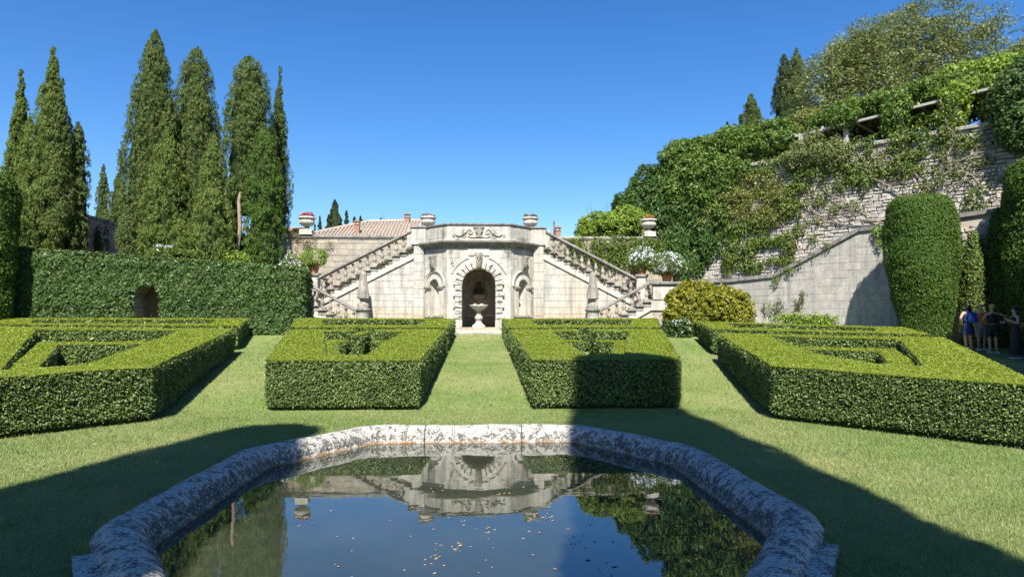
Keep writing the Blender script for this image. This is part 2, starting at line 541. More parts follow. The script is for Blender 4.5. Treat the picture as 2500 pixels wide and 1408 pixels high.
def leafverts(P, N, size, asp=.55, jit=.6, up=None, upw=0.0, lean=0.0):
    n = len(P)
    Nn = unit(N+jit*rng.normal(size=(n, 3)))
    t = rng.normal(size=(n, 3))
    if up is not None: t = t*(1-upw)+np.asarray(up)*upw*1.6 + lean*N
    t = t-Nn*np.sum(t*Nn, 1, keepdims=True)
    t = unit(t)
    b = np.cross(Nn, t)
    L = (np.asarray(size)*(.65+.7*rng.random(n)))[:, None]
    W = L*asp*.5
    if np.mean(L) < .14:                                  # small leaves: one pointed triangle each
        return np.stack([P-t*L*.4+b*W*1.05, P+t*L*.6, P-t*L*.4-b*W*1.05], 1)
    return np.stack([P-t*L*.5, P+b*W+t*L*.04, P+t*L*.5, P-b*W+t*L*.04], 1)

def wob(P, s=1.0, seed=0.0):
    """smooth unevenness, about -1..1"""
    return (np.sin(P[:, 0]*2.3*s+seed)+np.sin(P[:, 1]*1.9*s+1.3+seed)+np.sin(P[:, 2]*3.1*s+2.1)+np.sin((P[:, 0]+P[:, 1])*4.7*s+.5)+np.sin((P[:, 2]-P[:, 0])*5.3*s))/5

def clump_cloud(C, rc, n, N0=None, flat=(1, 1, 1), bias=.6):
    m = len(C)
    rc = np.broadcast_to(np.asarray(rc, float), (m,))
    d = unit(rng.normal(size=(m, n, 3)))
    if N0 is not None: d = unit(d+bias*N0[:, None, :])
    r = rc[:, None, None]*(.45+.55*rng.random((m, n, 1))**.5)
    P = C[:, None, :]+d*r*np.asarray(flat)
    return P.reshape(-1, 3), d.reshape(-1, 3)

def cypress(x, y, z0, h, r, label, cat='cypress tree', group=None, mat='cyp', prof=None, size=.095, dens=1.0, lean=(0, 0), name='cypress_tree', trunk=None, skirt=.35, trunk_r=.16, clump=.25, lobes=5):
    if prof is None: prof = ([0, .06, .2, .45, .7, .88, 1], [.62, .85, 1, .92, .66, .36, .03])
    root = empty(name, (x, y, z0), label, cat, group)
    ph = rng.random()*6
    def rad(t, a):
        k = np.interp(t, prof[0], prof[1])*r
        return k*(1+.09*np.sin(a*lobes+ph+t*5)+.07*np.sin(a*3-t*17+ph)+.06*np.sin(t*41+a*2))
    m = int(h*r*62*dens)                                 # billows, each of many small sprays
    t = rng.random(m*3)
    t = t[rng.random(m*3) < np.interp(t, prof[0], prof[1])+.10+.22*(t > .84)][:m]
    m = len(t)
    a = rng.random(m)*2*math.pi
    fc = math.atan2(-y, -x)                              # the side turned to the garden is the densest
    k_ = (np.cos(a-fc) > -.35) | (rng.random(m) < .3)
    t, a = t[k_], a[k_]; m = len(t)
    lr = np.minimum(clump*(.8+.9*rng.random(m)), .06+.45*np.interp(t, prof[0], prof[1])*r)
    rr = np.maximum(rad(t, a)-lr*.75, .02)+.05*rng.normal(size=m)*np.interp(t, prof[0], prof[1])
    lx, ly = lean[0]*t*h, lean[1]*t*h
    zz = skirt+(h-skirt)*t
    C = np.stack([lx+rr*np.cos(a), ly+rr*np.sin(a), zz], 1)
    N0 = np.stack([np.cos(a), np.sin(a), np.full(m, .35)], 1)
    tq = np.linspace(.80, 1.0, 16)                       # the leader, so that the tip stays closed
    sp = np.stack([lean[0]*tq*h, lean[1]*tq*h, skirt+(h-skirt)*tq], 1)
    C = np.concatenate([C, sp]); lr = np.concatenate([lr, np.maximum(.05, np.interp(tq, prof[0], prof[1])*r*.8)]); N0 = np.concatenate([N0, np.tile([0, 0, 1.0], (16, 1))])
    S_, Q_ = clump_cloud(C, lr, 6, N0, (1, 1, 1.4), 1.1)
    P, N = clump_cloud(S_, np.repeat(lr, 6)*.36, 16, Q_, (1, 1, 1.3), .9)
    mb = MB()
    tt = np.append(np.linspace(0, .86, 20), .93)
    aa = np.linspace(0, 2*math.pi, 14, endpoint=False)
    rings = [[(lean[0]*q*h+rad(q, x_)*.74*math.cos(x_), lean[1]*q*h+rad(q, x_)*.74*math.sin(x_), skirt+(h-skirt)*q) for x_ in aa] for q in tt]
    mb.loft(rings, 1)
    mb.leaves(leafverts(P, N, size, .27, .4, (0, 0, 1), .8, .25), 0)
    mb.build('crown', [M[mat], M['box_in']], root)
    tb = MB()
    if trunk is None: trunk = [(0, 0, -.1), (0, 0, h*.3)]
    trunk = np.array(trunk, float)
    tb.tube(trunk, np.linspace(trunk_r, trunk_r*.6, len(trunk))*max(.6, min(1.2, r)), 8)
    tb.build('trunk', M['bark_pale'], root)
    return root

def mass(name, label, cat, ells, mat, size=.12, dens=26, rc=.2, n=22, asp=.55, jit=.7, group=None, core=True, extra=None, droop=0.0, core_k=.78):
    """a shrub or crown: leaf clumps over the skins of several ellipsoids, one mesh; origin at its foot"""
    ells = [(np.array(c, float), np.array(e, float)) for c, e in ells]
    foot = np.array([np.mean([c[0] for c, e in ells]), np.mean([c[1] for c, e in ells]), min(c[2]-e[2] for c, e in ells)])
    mb = MB()
    for c, e in ells:
        area = 4*math.pi*np.mean([e[0]*e[1], e[1]*e[2], e[0]*e[2]])
        m = max(6, int(area*dens))
        d = unit(rng.normal(size=(m, 3)))
        C = c-foot+d*e*(.84+.2*rng.random((m, 1)))*(1+.13*wob(d*3+c, 1.4)[:, None])
        inside = np.zeros(m, bool)
        for c2, e2 in ells:
            if c2 is c: continue
            inside |= np.sum(((C+foot-c2)/(e2*.8))**2, 1) < 1
        C, d = C[~inside], d[~inside]
        if len(C) == 0: continue
        P, N = clump_cloud(C, rc*(.6+.8*rng.random(len(C))), n, d, (1, 1, .85), .7)
        mb.leaves(leafverts(P, N+np.array([0, 0, .25]), size, asp, jit, (0, 0, -1) if droop else None, droop), 0)
        if core: mb.ellipsoid(c-foot, e*core_k, 1)
    if extra is not None: extra(mb, foot)
    mats = [M[mat], M['dark_in']]+[M[k] for k in (extra.mats if extra is not None else [])]
    return mb.build(name, mats, None, tuple(foot), label=label, cat=cat, group=group)

class Flowers:
    def __init__(s, mats, ells, n, size=.05):
        s.mats, s.ells, s.n, s.size = mats, ells, n, size
    def __call__(s, mb, foot):
        for c, e in s.ells:
            d = unit(rng.normal(size=(s.n, 3))+np.array([0, -.5, .7]))
            C = np.asarray(c)-foot+d*np.asarray(e)*(.98+.12*rng.random((s.n, 1)))
            P, N = clump_cloud(C, s.size*1.3, 5, d, (1, 1, 1), .5)
            k = rng.integers(0, len(s.mats), len(C)).repeat(5)
            for i in range(len(s.mats)):
                if (k == i).any(): mb.leaves(leafverts(P[k == i], N[k == i], s.size, .8, .5), 2+i)

# ---------------------------------------------------------------- stonework helpers
_stone_cache = {}
def stone_mesh(w, h, mat, b=.012, p=.03, back=.03):
    key = (round(w, 2), round(h, 2), mat.name, b, p)
    me = _stone_cache.get(key)
    if me is None:
        x, z = round(w, 2)/2, round(h, 2)/2
        me = stone_poly([(-x, -z), (x, -z), (x, z), (-x, z)], mat, b, p, back)
        _stone_cache[key] = me
    return me
def stone_poly(poly, mat, b=.012, p=.03, back=.03):
    """a block with the outline poly, its front edges chamfered; front at -y"""
    P = np.array(poly, float)
    c = P.mean(0)
    n = len(P)
    ext = np.maximum(np.abs(P-c).max(0), .02)
    Q = c+(P-c)*(1-np.minimum(b/ext, .6))
    V = [(x, back, z) for x, z in P]+[(x, -p+b, z) for x, z in P]+[(x, -p, z) for x, z in Q]
    Fc = [tuple(range(2*n, 3*n))]
    for i in range(n):
        j = (i+1) % n
        Fc += [(i, j, n+j, n+i), (n+i, n+j, 2*n+j, 2*n+i)]
    mb = MB(); mb.add(V, Fc)
    return mb.mesh('stone', mat)
def clip_poly(poly, clip):
    out = list(poly)
    for i in range(len(clip)):
        a, b_ = clip[i], clip[(i+1) % len(clip)]
        def side(p): return (b_[0]-a[0])*(p[1]-a[1])-(b_[1]-a[1])*(p[0]-a[0])
        src, out = out, []
        for k in range(len(src)):
            p, q = src[k], src[(k+1) % len(src)]
            sp, sq = side(p), side(q)
            if sp >= 0: out.append(p)
            if (sp >= 0) != (sq >= 0):
                f = sp/(sp-sq)
                out.append((p[0]+(q[0]-p[0])*f, p[1]+(q[1]-p[1])*f))
        if not out: return []
    return out
def area2(p): return .5*abs(sum(p[i][0]*p[(i+1) % len(p)][1]-p[(i+1) % len(p)][0]*p[i][1] for i in range(len(p))))

def ashlar(parent, fr, clip, z0, z1, u0, u1, ch, lens, mat, hole=None, gap=.014, d0=0.0, proud=.012, limit=290, rough=0.0, prio=None, b=.012, name='stone', dfun=None):
    """courses of single stones over the convex (u,z) region clip (counter-clockwise) of a wall plane"""
    blocks = []
    z = z0
    row = 0
    while z < z1-.04:
        h = ch*(1+rough*random.uniform(-.35, .35))
        u = u0-random.random()*lens[1]
        while u < u1:
            w = random.uniform(*lens)
            w = max(.1, round(w/.05)*.05)
            r = [(u+gap/2, z+gap/2), (u+w-gap/2, z+gap/2), (u+w-gap/2, z+h-gap/2), (u+gap/2, z+h-gap/2)]
            c = clip_poly(r, clip) if clip is not None else r
            if len(c) >= 3 and area2(c) > .012:
                full = abs(area2(c)-area2(r)) < 1e-4
                cu, cz = np.mean([p[0] for p in c]), np.mean([p[1] for p in c])
                if hole is None or not (hole(cu, cz) or any(hole(*p) for p in c)):
                    blocks.append((cu, cz, c, full, w-gap, h-gap))
            u += w
        z += h
        row += 1
    if prio is not None: blocks.sort(key=prio)
    rest = MB()
    for i, (cu, cz, c, full, w, h) in enumerate(blocks):
        dd = d0+random.random()*proud + (dfun(cu, cz) if dfun else 0)
        loc = fr.p(cu, cz, dd)
        if rough:
            jj = lambda s_: random.uniform(-s_, s_)
            k = min(.034, .16*h)*rough*2
            c = [(p[0]+jj(k), p[1]+jj(k)) for p in c]
            full = False
        if i < limit:
            me = stone_mesh(w, h, mat, b) if full else stone_poly([(p[0]-cu, p[1]-cz) for p in c], mat, b)
            put(name, me, parent, rel(parent, loc), (random.uniform(-1, 1)*.012*(1+2*rough), 0, fr.rz+random.uniform(-1, 1)*.01*(1+3*rough)))
        else:
            P = np.array(c); n = len(P); cc = P.mean(0)
            ext = np.maximum(np.abs(P-cc).max(0), .02)
            Q = cc+(P-cc)*(1-np.minimum(b/ext, .6))
            V = np.concatenate([fr.pts(P[:, 0], P[:, 1], dd-.02), fr.pts(P[:, 0], P[:, 1], dd+.03-b), fr.pts(Q[:, 0], Q[:, 1], dd+.03+.012*rng.normal(size=n)*rough)])
            Fc = [tuple(range(2*n, 3*n))]
            for k in range(n):
                j = (k+1) % n
                Fc += [(k, j, n+j, n+k), (n+k, n+j, 2*n+j, 2*n+k)]
            rest.add(V, Fc)
    if rest.n:
        o = rest.build('masonry', mat, parent, kind='stuff')
        o.location = rel(parent, (0, 0, 0))
    return len(blocks)

def rel(parent, loc):
    return loc if parent is None else (loc[0]-parent.location[0], loc[1]-parent.location[1], loc[2]-parent.location[2])

def part(mb, name, mats, parent, **k):
    """builds a mesh given in world coordinates as a child of parent"""
    o = mb.build(name, mats, parent, **k)
    o.location = rel(parent, (0, 0, 0))
    return o

def arc(cu, cz, r, a0, a1, n):
    return [(cu+r*math.cos(a), cz+r*math.sin(a)) for a in np.linspace(a0, a1, n)]
#@@PART2
# ================================================================ THE SETTING
def slab(mb, poly, z, mat=0, zf=None, z_low=None):
    zs = [z]*len(poly) if zf is None else [float(zf(p[1])) for p in poly]
    V = [(p[0], p[1], q) for p, q in zip(poly, zs)]
    n = len(poly)
    Fc = [tuple(t) for t in tessellate_polygon([[Vector((p[0], p[1], 0)) for p in poly]])]
    if z_low is not None:
        V += [(p[0], p[1], z_low) for p in poly]
        Fc += [(i, (i+1) % n, (i+1) % n+n, i+n) for i in range(n)]
    mb.add(V, Fc, mat)

def ring_outline(half, half_end, y0, y1, cut):
    return [(half_end, y0), (half, y0+cut), (half, y1-cut), (half_end, y1), (-half_end, y1), (-half, y1-cut), (-half, y0+cut), (-half_end, y0)]
PX = -0.02
POOL = [(x+PX, y) for x, y in ring_outline(2.74, 1.60, 4.37, 11.33, 1.85)]

def offset_poly(poly, d):
    P = np.array(poly, float); n = len(P)
    out = []
    for i in range(n):
        a, b, c = P[i-1], P[i], P[(i+1) % n]
        t1, t2 = unit(b-a), unit(c-b)
        n1, n2 = np.array([t1[1], -t1[0]]), np.array([t2[1], -t2[0]])
        m = unit(n1+n2)
        out.append(tuple(b+m*d/max(.3, np.dot(m, n1))))
    return out

b_ = MB()
V0 = [(-34, -30), (34, -30), (34, LAWN_BRK), (-34, LAWN_BRK)]
hole = offset_poly(POOL, .22)
tri = tessellate_polygon([[Vector((*p, 0)) for p in V0], [Vector((*p, 0)) for p in hole]])
b_.add([(p[0], p[1], LAWN0) for p in V0+hole], [tuple(t) for t in tri])
b_.add([(-34, LAWN_BRK, LAWN0), (34, LAWN_BRK, LAWN0), (34, 40, float(lawn_z(40))), (-34, 40, float(lawn_z(40)))], [(0, 1, 2, 3)])
b_.build('lawn', M['lawn'], label='mown sloping lawn between the pool and the grotto', kind='structure')
b_ = MB()
b_.add([(-500, -500, -1.5), (500, -500, -1.5), (500, 900, -1.5), (-500, 900, -1.5)], [(0, 1, 2, 3)])
b_.build('ground', M['earth'], label='far ground beyond the garden walls', kind='structure')
b_ = MB()
slab(b_, [(-11.6, 33.5), (10.3, 33.5), (10.3, 34.6), (9.0, 36.5), (9.0, 90), (-11.6, 90)], 5.5, z_low=1.0)
b_.build('upper_terrace', M['earth'], label='upper terrace behind the balustraded stair', kind='structure')
b_ = MB()
slab(b_, [(-60, 30.4), (-9.4, 30.4), (-9.4, 33.0), (-11.7, 33.0), (-11.7, 90), (-60, 90)], 3.85, z_low=1.0)
b_.build('cypress_terrace', M['earth'], label='raised terrace that the cypresses stand on', kind='structure')

# ---- pool
pool = empty('pool', (PX, 7.85, 0), 'octagonal stone pool with a rounded lichen-covered rim', 'pool')
prof = [(.0, -.65), (.0, .018), (.035, .022), (.04, .06), (.055, .12), (.09, .175), (.145, .22), (.21, .248), (.29, .258), (.37, .242), (.44, .20), (.485, .145), (.50, .08), (.49, .02), (.46, -.03), (.46, -.65)]
def rim_path():
    pts = []
    P = np.array(POOL); n = len(P)
    for i in range(n):
        a, b, c = P[i-1], P[i], P[(i+1) % n]
        r = .16
        p0 = b+unit(a-b)*r; p1 = b+unit(c-b)*r
        for t in np.linspace(0, 1, 6):
            pts.append((1-t)**2*p0+2*t*(1-t)*b+t*t*p1)
        nx = c+unit(b-c)*r
        L = np.linalg.norm(nx-p1)
        k = max(2, int(L/.16))
        for t in np.linspace(0, 1, k+1)[1:-1]:
            pts.append(p1+(nx-p1)*t)
    return np.array(pts)
RP = rim_path()
seg = np.linalg.norm(np.roll(RP, -1, 0)-RP, axis=1)
cum = np.concatenate([[0], np.cumsum(seg)])
total = cum[-1]
Tn = unit(np.roll(RP, -1, 0)-np.roll(RP, 1, 0))
Nn = np.stack([Tn[:, 1], -Tn[:, 0]], 1)
side_mid = []
P8 = np.array(POOL)
for i in range(8):
    a, b = P8[i], P8[(i+1) % 8]
    L = np.linalg.norm(b-a)
    for f in ((.5,) if L < 3.0 else (.27, .73)):
        q = a+(b-a)*f
        side_mid.append(cum[np.argmin(np.linalg.norm(RP-q, axis=1))])
side_mid = sorted(side_mid)
def at_s(s):
    s = s % total
    i = min(np.searchsorted(cum, s, side='right')-1, len(RP)-1)
    f = (s-cum[i])/seg[i]
    j = (i+1) % len(RP)
    return RP[i]*(1-f)+RP[j]*f, unit(Nn[i]*(1-f)+Nn[j]*f)
for k, s0 in enumerate(side_mid):
    s1 = side_mid[(k+1) % len(side_mid)]
    if s1 <= s0: s1 += total
    inner = [s for s in np.concatenate([cum[:-1], cum[:-1]+total]) if s0+.02 < s < s1-.02]
    ss = [s0+.006, s0+.018]+inner+[s1-.018, s1-.006]
    rings = []
    for m, s in enumerate(ss):
        p, n = at_s(s)
        e = .965 if m in (0, len(ss)-1) else 1.0
        pr = [((d-.24)*e+.24, (z-.05)*e+.05) for d, z in prof]
        wv = .006*math.sin(s*3.1)+.005*math.sin(s*7.7+1)+.003*math.sin(s*19)
        rings.append([(p[0]+n[0]*d, p[1]+n[1]*d, z+wv*max(0, z)*4) for d, z in pr])
    mb = MB(); mb.loft(rings, 0, True)
    part(mb, 'rim_stone', M['rim'], pool)
mb = MB()
slab(mb, POOL, -.6)
part(mb, 'basin_floor', M['mortar_dark'], pool)
pl = offset_poly(POOL, .62)
pin = offset_poly(POOL, .36)
for i in (0, 7, 6):
    j = (i+1) % 8
    mb = MB()
    a, b, c, d = (np.array(q) for q in (pl[i], pl[j], pin[j], pin[i]))
    if i == 0: b, c = a+(b-a)*.74, d+(c-d)*.74
    if i == 6: a, d = b+(a-b)*.74, c+(d-c)*.74
    slab(mb, [tuple(a), tuple(b), tuple(c), tuple(d)], .18, z_low=.0)
    part(mb, 'kerb_slab', M['rim'], pool)
mb = MB()
slab(mb, offset_poly(POOL, .015), 0.0)
mb.build('water', M['water'], label='still greenish pool water mirroring grotto and sky', kind='structure')

# ---- hedges
HEDGE_POLYS = []
def in_poly(X, Y, poly):
    ins = np.zeros(len(X), bool)
    n = len(poly)
    for i in range(n):
        x0, y0 = poly[i]; x1, y1 = poly[(i+1) % n]
        c = ((y0 > Y) != (y1 > Y)) & (X < (x1-x0)*(Y-y0)/((y1-y0) if y1 != y0 else 1e-9)+x0)
        ins ^= c
    return ins

def ccw(poly):
    s = sum(poly[i][0]*poly[(i+1) % len(poly)][1]-poly[(i+1) % len(poly)][0]*poly[i][1] for i in range(len(poly)))
    return list(poly) if s > 0 else list(reversed(poly))

def hedge_mesh(name, outer, holes, mat='box', drop=0.0, parent=None, lai=1.75, topf=None, basef=None, lsize=None, asp=.6, jit_top=.30, jit_side=.85, core='box_in', rough_amp=.024, **tg):
    topf = topf or (lambda Y: hedge_top(Y)-drop)
    basef = basef or lawn_z
    outer = ccw(outer)
    holes = [list(reversed(ccw(h))) for h in holes]
    mb = MB()
    loops = [outer]+holes
    inset = [offset_poly(l, -.035) for l in loops]
    tri = tessellate_polygon([[Vector((*p, 0)) for p in l] for l in inset])
    flat = [p for l in inset for p in l]
    Pt = np.array([(p[0], p[1], float(topf(p[1]))-.03) for p in flat])
    foot = flat if parent is not None else [p for l in loops for p in offset_poly(l, -.14)]
    Pb = np.array([(p[0], p[1], float(basef(p[1]))-.02) for p in foot])
    n = len(flat)
    Fc = [tuple(t) for t in tri]
    k = 0
    for l in inset:
        m = len(l)
        Fc += [(k+i, k+(i+1) % m, k+(i+1) % m+n, k+i+n) for i in range(m)]
        k += m
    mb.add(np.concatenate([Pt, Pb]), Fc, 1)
    Ps, Ns, Ss, Js = [], [], [], []
    def size_at(P):
        if lsize: return np.full(len(P), lsize)
        d = np.linalg.norm(P-CAM, axis=1)
        return np.clip(.0027*d, .032, .080)
    flatO = [p for l in loops for p in l]
    for t in tri:
        T = np.array([(flatO[i][0], flatO[i][1], float(topf(flatO[i][1]))) for i in t])
        A = .5*np.linalg.norm(np.cross(T[1]-T[0], T[2]-T[0]))
        cells = max(1, int(A*8))
        q = rng.random((int(A*8400)+8, 2)); q[q.sum(1) > 1] = 1-q[q.sum(1) > 1]
        P = T[0]+q[:, :1]*(T[1]-T[0])+q[:, 1:]*(T[2]-T[0])
        s = size_at(P)*.78
        keep = rng.random(len(P)) < lai*.85/(.5*s*s*asp)/8400
        P, s = P[keep], s[keep]
        P = P+rng.normal(size=P.shape)*[.004, .004, .007]
        P[:, 2] += .014*wob(P*[1, 1, 0], 1.1)+.006*wob(P*[1, 1, 0], 4.0)
        Ps.append(P); Ns.append(np.tile([0, 0, 1.0], (len(P), 1))); Ss.append(s); Js.append(np.full(len(P), jit_top))
    for l in loops:
        m = len(l)
        for i in range(m):
            a, b = np.array(l[i]), np.array(l[(i+1) % m])
            L = np.linalg.norm(b-a)
            if L < .05: continue
            tdir = (b-a)/L
            nrm = np.array([tdir[1], -tdir[0], 0])
            mid = (a+b)/2
            view = np.dot(nrm[:2], CAM[:2]-mid) > -1.5     # flanks turned well away keep a thinner coat
            H = float(topf(mid[1])-basef(mid[1]))
            N_ = int(L*H*6400*(1 if view else .25))
            u = rng.random(N_); v = rng.random(N_)
            xy = a+u[:, None]*(b-a)
            zb, zt = basef(xy[:, 1])+.075+.05*rng.random(N_), topf(xy[:, 1])
            P = np.stack([xy[:, 0], xy[:, 1], zb+v*(zt-zb)], 1)
            s = size_at(P)*1.12
            keep = rng.random(N_) < lai*1.1/(.5*s*s*asp)/6400
            keep &= ~((wob(P*2.2, 1.6, 1.0)+.22*rng.normal(size=N_) > .66) & (rng.random(N_) < .8))   # thin spots show the twigs
            P, s, v = P[keep], s[keep], v[keep]
            w = rough_amp*wob(P, 1.3)[:, None]+rng.normal(size=(len(P), 1))*rough_amp*.9
            rnd = np.clip((v-.93)/.07, 0, 1)[:, None]
            P = P+nrm*(w-.022*np.abs(rng.normal(size=(len(P), 1)))-.02*rnd**2-.03*(v[:, None] < .06))
            N = unit(nrm*(.8-.4*rnd)+np.array([0, 0, 1.0])*(.55+.4*rnd))
            Ps.append(P); Ns.append(N); Ss.append(s); Js.append(np.full(len(P), jit_side))
            # corner fuzz
    P, N, s, J = np.concatenate(Ps), np.concatenate(Ns), np.concatenate(Ss), np.concatenate(Js)
    for jv in np.unique(J):
        k = J == jv
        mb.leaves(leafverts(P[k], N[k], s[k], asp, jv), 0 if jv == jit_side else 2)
    org = np.array([np.mean([p[0] for p in outer]), np.mean([p[1] for p in outer]), 0.0])
    org[2] = float(basef(org[1]))
    if parent is None:
        for i in range(len(mb.V)): mb.V[i] = mb.V[i]-org
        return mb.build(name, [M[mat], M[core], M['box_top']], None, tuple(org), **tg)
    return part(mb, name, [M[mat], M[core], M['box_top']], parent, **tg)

G_H = 'clipped box hedge blocks of the parterre'
def mir(poly): return [(-x, y) for x, y in poly]
def mid_block(sgn, lab_front, lab_rear):
    f = (lambda p: p) if sgn < 0 else mir
    # front ring, open at the back through a narrow slit
    r0, r1 = (-3.28, -4.05) if sgn < 0 else (-3.32, -3.80)   # the way through the rear arm
    outer = [(-1.19, 14.45), (-1.08, 22.9), (r0, 22.9), (r0, 21.9), (-2.38, 21.9), (-2.46, 15.45), (-3.4, 15.55), (-4.9, 21.95), (r1, 21.95), (r1, 22.9), (-6.2, 22.9), (-4.40, 14.6), (-4.25, 14.45)]
    HEDGE_POLYS.append(f([(-1.19, 14.45), (-1.08, 22.9), (-6.2, 22.9), (-4.4, 14.45)]))
    o = hedge_mesh('box_hedge', f(outer), [], label=lab_front, cat='hedge', group=G_H)
    # lower inner tier, hugging the outer flank and the rear arm
    hedge_mesh('lower_tier', f([(-3.4, 15.6), (-3.08, 15.6), (-4.28, 21.2), (r1, 21.2), (r1, 21.9), (-4.88, 21.9)]), [], drop=.27, parent=o)
    hedge_mesh('lower_tier', f([(-2.4, 21.2), (-2.4, 21.86), (r0, 21.86), (r0, 21.2)]), [], drop=.27, parent=o)
    if sgn < 0: hedge_mesh('middle_finger', f([(-3.52, 21.0), (-3.52, 22.5), (-3.82, 22.5), (-3.82, 21.0)]), [], drop=.03, parent=o)
    outer = [(-1.06, 23.6), (-1.0, 28.7), (-7.6, 28.9), (-6.4, 23.7)]
    court = [(-2.2, 24.7), (-2.1, 27.8), (-6.35, 27.9), (-5.5, 24.7)]
    HEDGE_POLYS.append(f(outer))
    o = hedge_mesh('box_hedge', f(outer), [f(court)], label=lab_rear, cat='hedge', group=G_H)
    hedge_mesh('lower_tier', f([(-2.2, 27.0), (-2.12, 27.75), (-6.3, 27.85), (-6.05, 27.0)]), [], drop=.2, parent=o)
mid_block(-1, 'low box hedge ring by the pool, nearest the tall cypresses of the two central ones', 'box hedge block between the near central hedge and the stair on the cypress side')
mid_block(1, 'low box hedge ring by the pool with a dark rounded tree shadow on its front', 'box hedge block in front of the golden shrub and the flower-pot side of the stair')

# outer blocks, cypress side
oA = [(-6.1, 13.25), (-8.1, 23.2), (-16.9, 24.2), (-8.65, 9.78)]
cA = [(-7.67, 13.95), (-9.5, 22.4), (-14.3, 22.8), (-8.5, 12.7), (-8.03, 13.15)]
HEDGE_POLYS.append(oA)
o = hedge_mesh('box_hedge', oA, [cA], label='wide box hedge block with a triangular court, in front of the ivy wall', cat='hedge', group=G_H)
hedge_mesh('inner_bar', [(-8.74, 13.1), (-8.25, 13.2), (-11.34, 19.05), (-8.86, 19.2), (-9.03, 20.05), (-12.25, 19.75)], [], drop=.12, parent=o)
oB = [(-8.4, 24.3), (-9.55, 28.85), (-19.3, 28.85), (-17.3, 25.2)]
HEDGE_POLYS.append(oB)
o = hedge_mesh('box_hedge', oB, [[(-9.85, 25.6), (-10.5, 27.9), (-17.6, 27.9), (-16.6, 26.1)]], label='rear box hedge block at the foot of the arched ivy wall', cat='hedge', group=G_H)
# outer blocks, retaining wall side
oC = [(5.73, 13.0), (8.15, 9.43), (13.81, 19.71), (7.53, 21.19)]
cC = [(7.82, 15.31), (8.12, 13.4), (8.68, 12.9), (12.1, 19.08), (8.72, 20.2)]
HEDGE_POLYS.append(oC)
o = hedge_mesh('box_hedge', oC, [cC], label='wide box hedge block closest to the group of visitors', cat='hedge', group=G_H)
hedge_mesh('inner_bar', [(8.30, 17.75), (10.2, 17.0), (8.85, 14.2), (9.4, 14.0), (11.0, 17.6), (8.45, 18.5)], [], drop=.12, parent=o)
oD = [(7.95, 22.83), (8.79, 27.1), (15.2, 23.75), (14.1, 20.7)]
HEDGE_POLYS.append(oD)
o = hedge_mesh('box_hedge', oD, [[(9.0, 23.7), (9.5, 25.9), (13.9, 23.3), (13.1, 22.0)]], label='rear box hedge block below the pale battered wall', cat='hedge', group=G_H)
b_ = MB()
bank = [(15.4, 17), (16.2, 21), (16.5, 25), (27, 25), (27, 15)]
inner = [(15.8, 17.2), (16.55, 21), (16.8, 24.8), (26.5, 24.8), (26.5, 15.3)]
b_.loft([[(x, y, float(lawn_z(y))-.02) for x, y in bank], [(x, y, float(lawn_z(y))+.125) for x, y in inner]], 0, False)
b_.build('grass_bank', M['lawn'], label='slightly raised grass by the wall where the visitors stand', kind='structure')

# ---- grass blades, fallen leaves
def blades(n, x0, x1, y0, y1, hgt, wid):
    X = rng.uniform(x0, x1, n); Y = rng.uniform(y0, y1, n)
    k = ~in_poly(X, Y, offset_poly(POOL, .52))
    for p in HEDGE_POLYS: k &= ~in_poly(X, Y, p)
    d = np.stack([X-CAM[0], Y], 1)
    ang = np.arctan2(d[:, 0], d[:, 1])
    k &= (np.abs(ang-YAW) < .80+.12*rng.random(n))
    X, Y = X[k], Y[k]
    n = len(X)
    Z = lawn_z(Y)
    a = rng.random(n)*2*math.pi
    h = hgt*(.5+rng.random(n))
    t = np.stack([np.cos(a), np.sin(a), np.zeros(n)], 1)
    P = np.stack([X, Y, Z-.002], 1)
    tipd = np.stack([rng.normal(size=n)*.55, rng.normal(size=n)*.55, np.ones(n)], 1)
    w = (wid*(.6+.8*rng.random(n)))[:, None]
    return np.stack([P-t*w/2, P+t*w/2, P+unit(tipd)*h[:, None]], 1).reshape(-1, 3)
mb = MB()
for args in ((360000, -12, 12, 4.0, 9.0, .034, .009), (380000, -14, 14, 9.0, 14.5, .036, .011), (90000, -8.2, 8.2, 14.5, 29, .04, .02)):
    V = blades(*args)
    mb.add(V, np.arange(len(V)).reshape(-1, 3), 0)
def edge_blades(poly, n, off, hgt):
    P = np.array(poly); Q = np.roll(P, -1, 0); L = np.linalg.norm(Q-P, axis=1)
    i = rng.choice(len(P), n, p=L/L.sum()); t = rng.random(n)[:, None]
    nrm = unit(np.stack([(Q-P)[:, 1], -(Q-P)[:, 0]], 1))[i]
    if sum(P[k][0]*Q[k][1]-Q[k][0]*P[k][1] for k in range(len(P))) < 0: nrm = -nrm
    xy = P[i]+(Q[i]-P[i])*t+nrm*(off+np.abs(rng.normal(size=(n, 1)))*.035)
    Z = lawn_z(xy[:, 1])
    a = rng.random(n)*6.28; h = hgt*(.4+rng.random(n))*(1+.5*np.sin(xy[:, 0]*5)*np.sin(xy[:, 1]*4))
    tt = np.stack([np.cos(a), np.sin(a), np.zeros(n)], 1); B = np.stack([xy[:, 0], xy[:, 1], Z-.002], 1)
    tip = np.stack([rng.normal(size=n)*.45, rng.normal(size=n)*.45, np.ones(n)], 1)
    return np.stack([B-tt*.005, B+tt*.005, B+unit(tip)*h[:, None]], 1).reshape(-1, 3)
V = edge_blades(POOL, 9000, .49, .075); mb.add(V, np.arange(len(V)).reshape(-1, 3), 0)
for p in HEDGE_POLYS:
    V = edge_blades(p, 3000, .0, .045); mb.add(V, np.arange(len(V)).reshape(-1, 3), 0)
mb.build('grass', M['blade'], label='short mown grass blades of the lawn', kind='stuff')

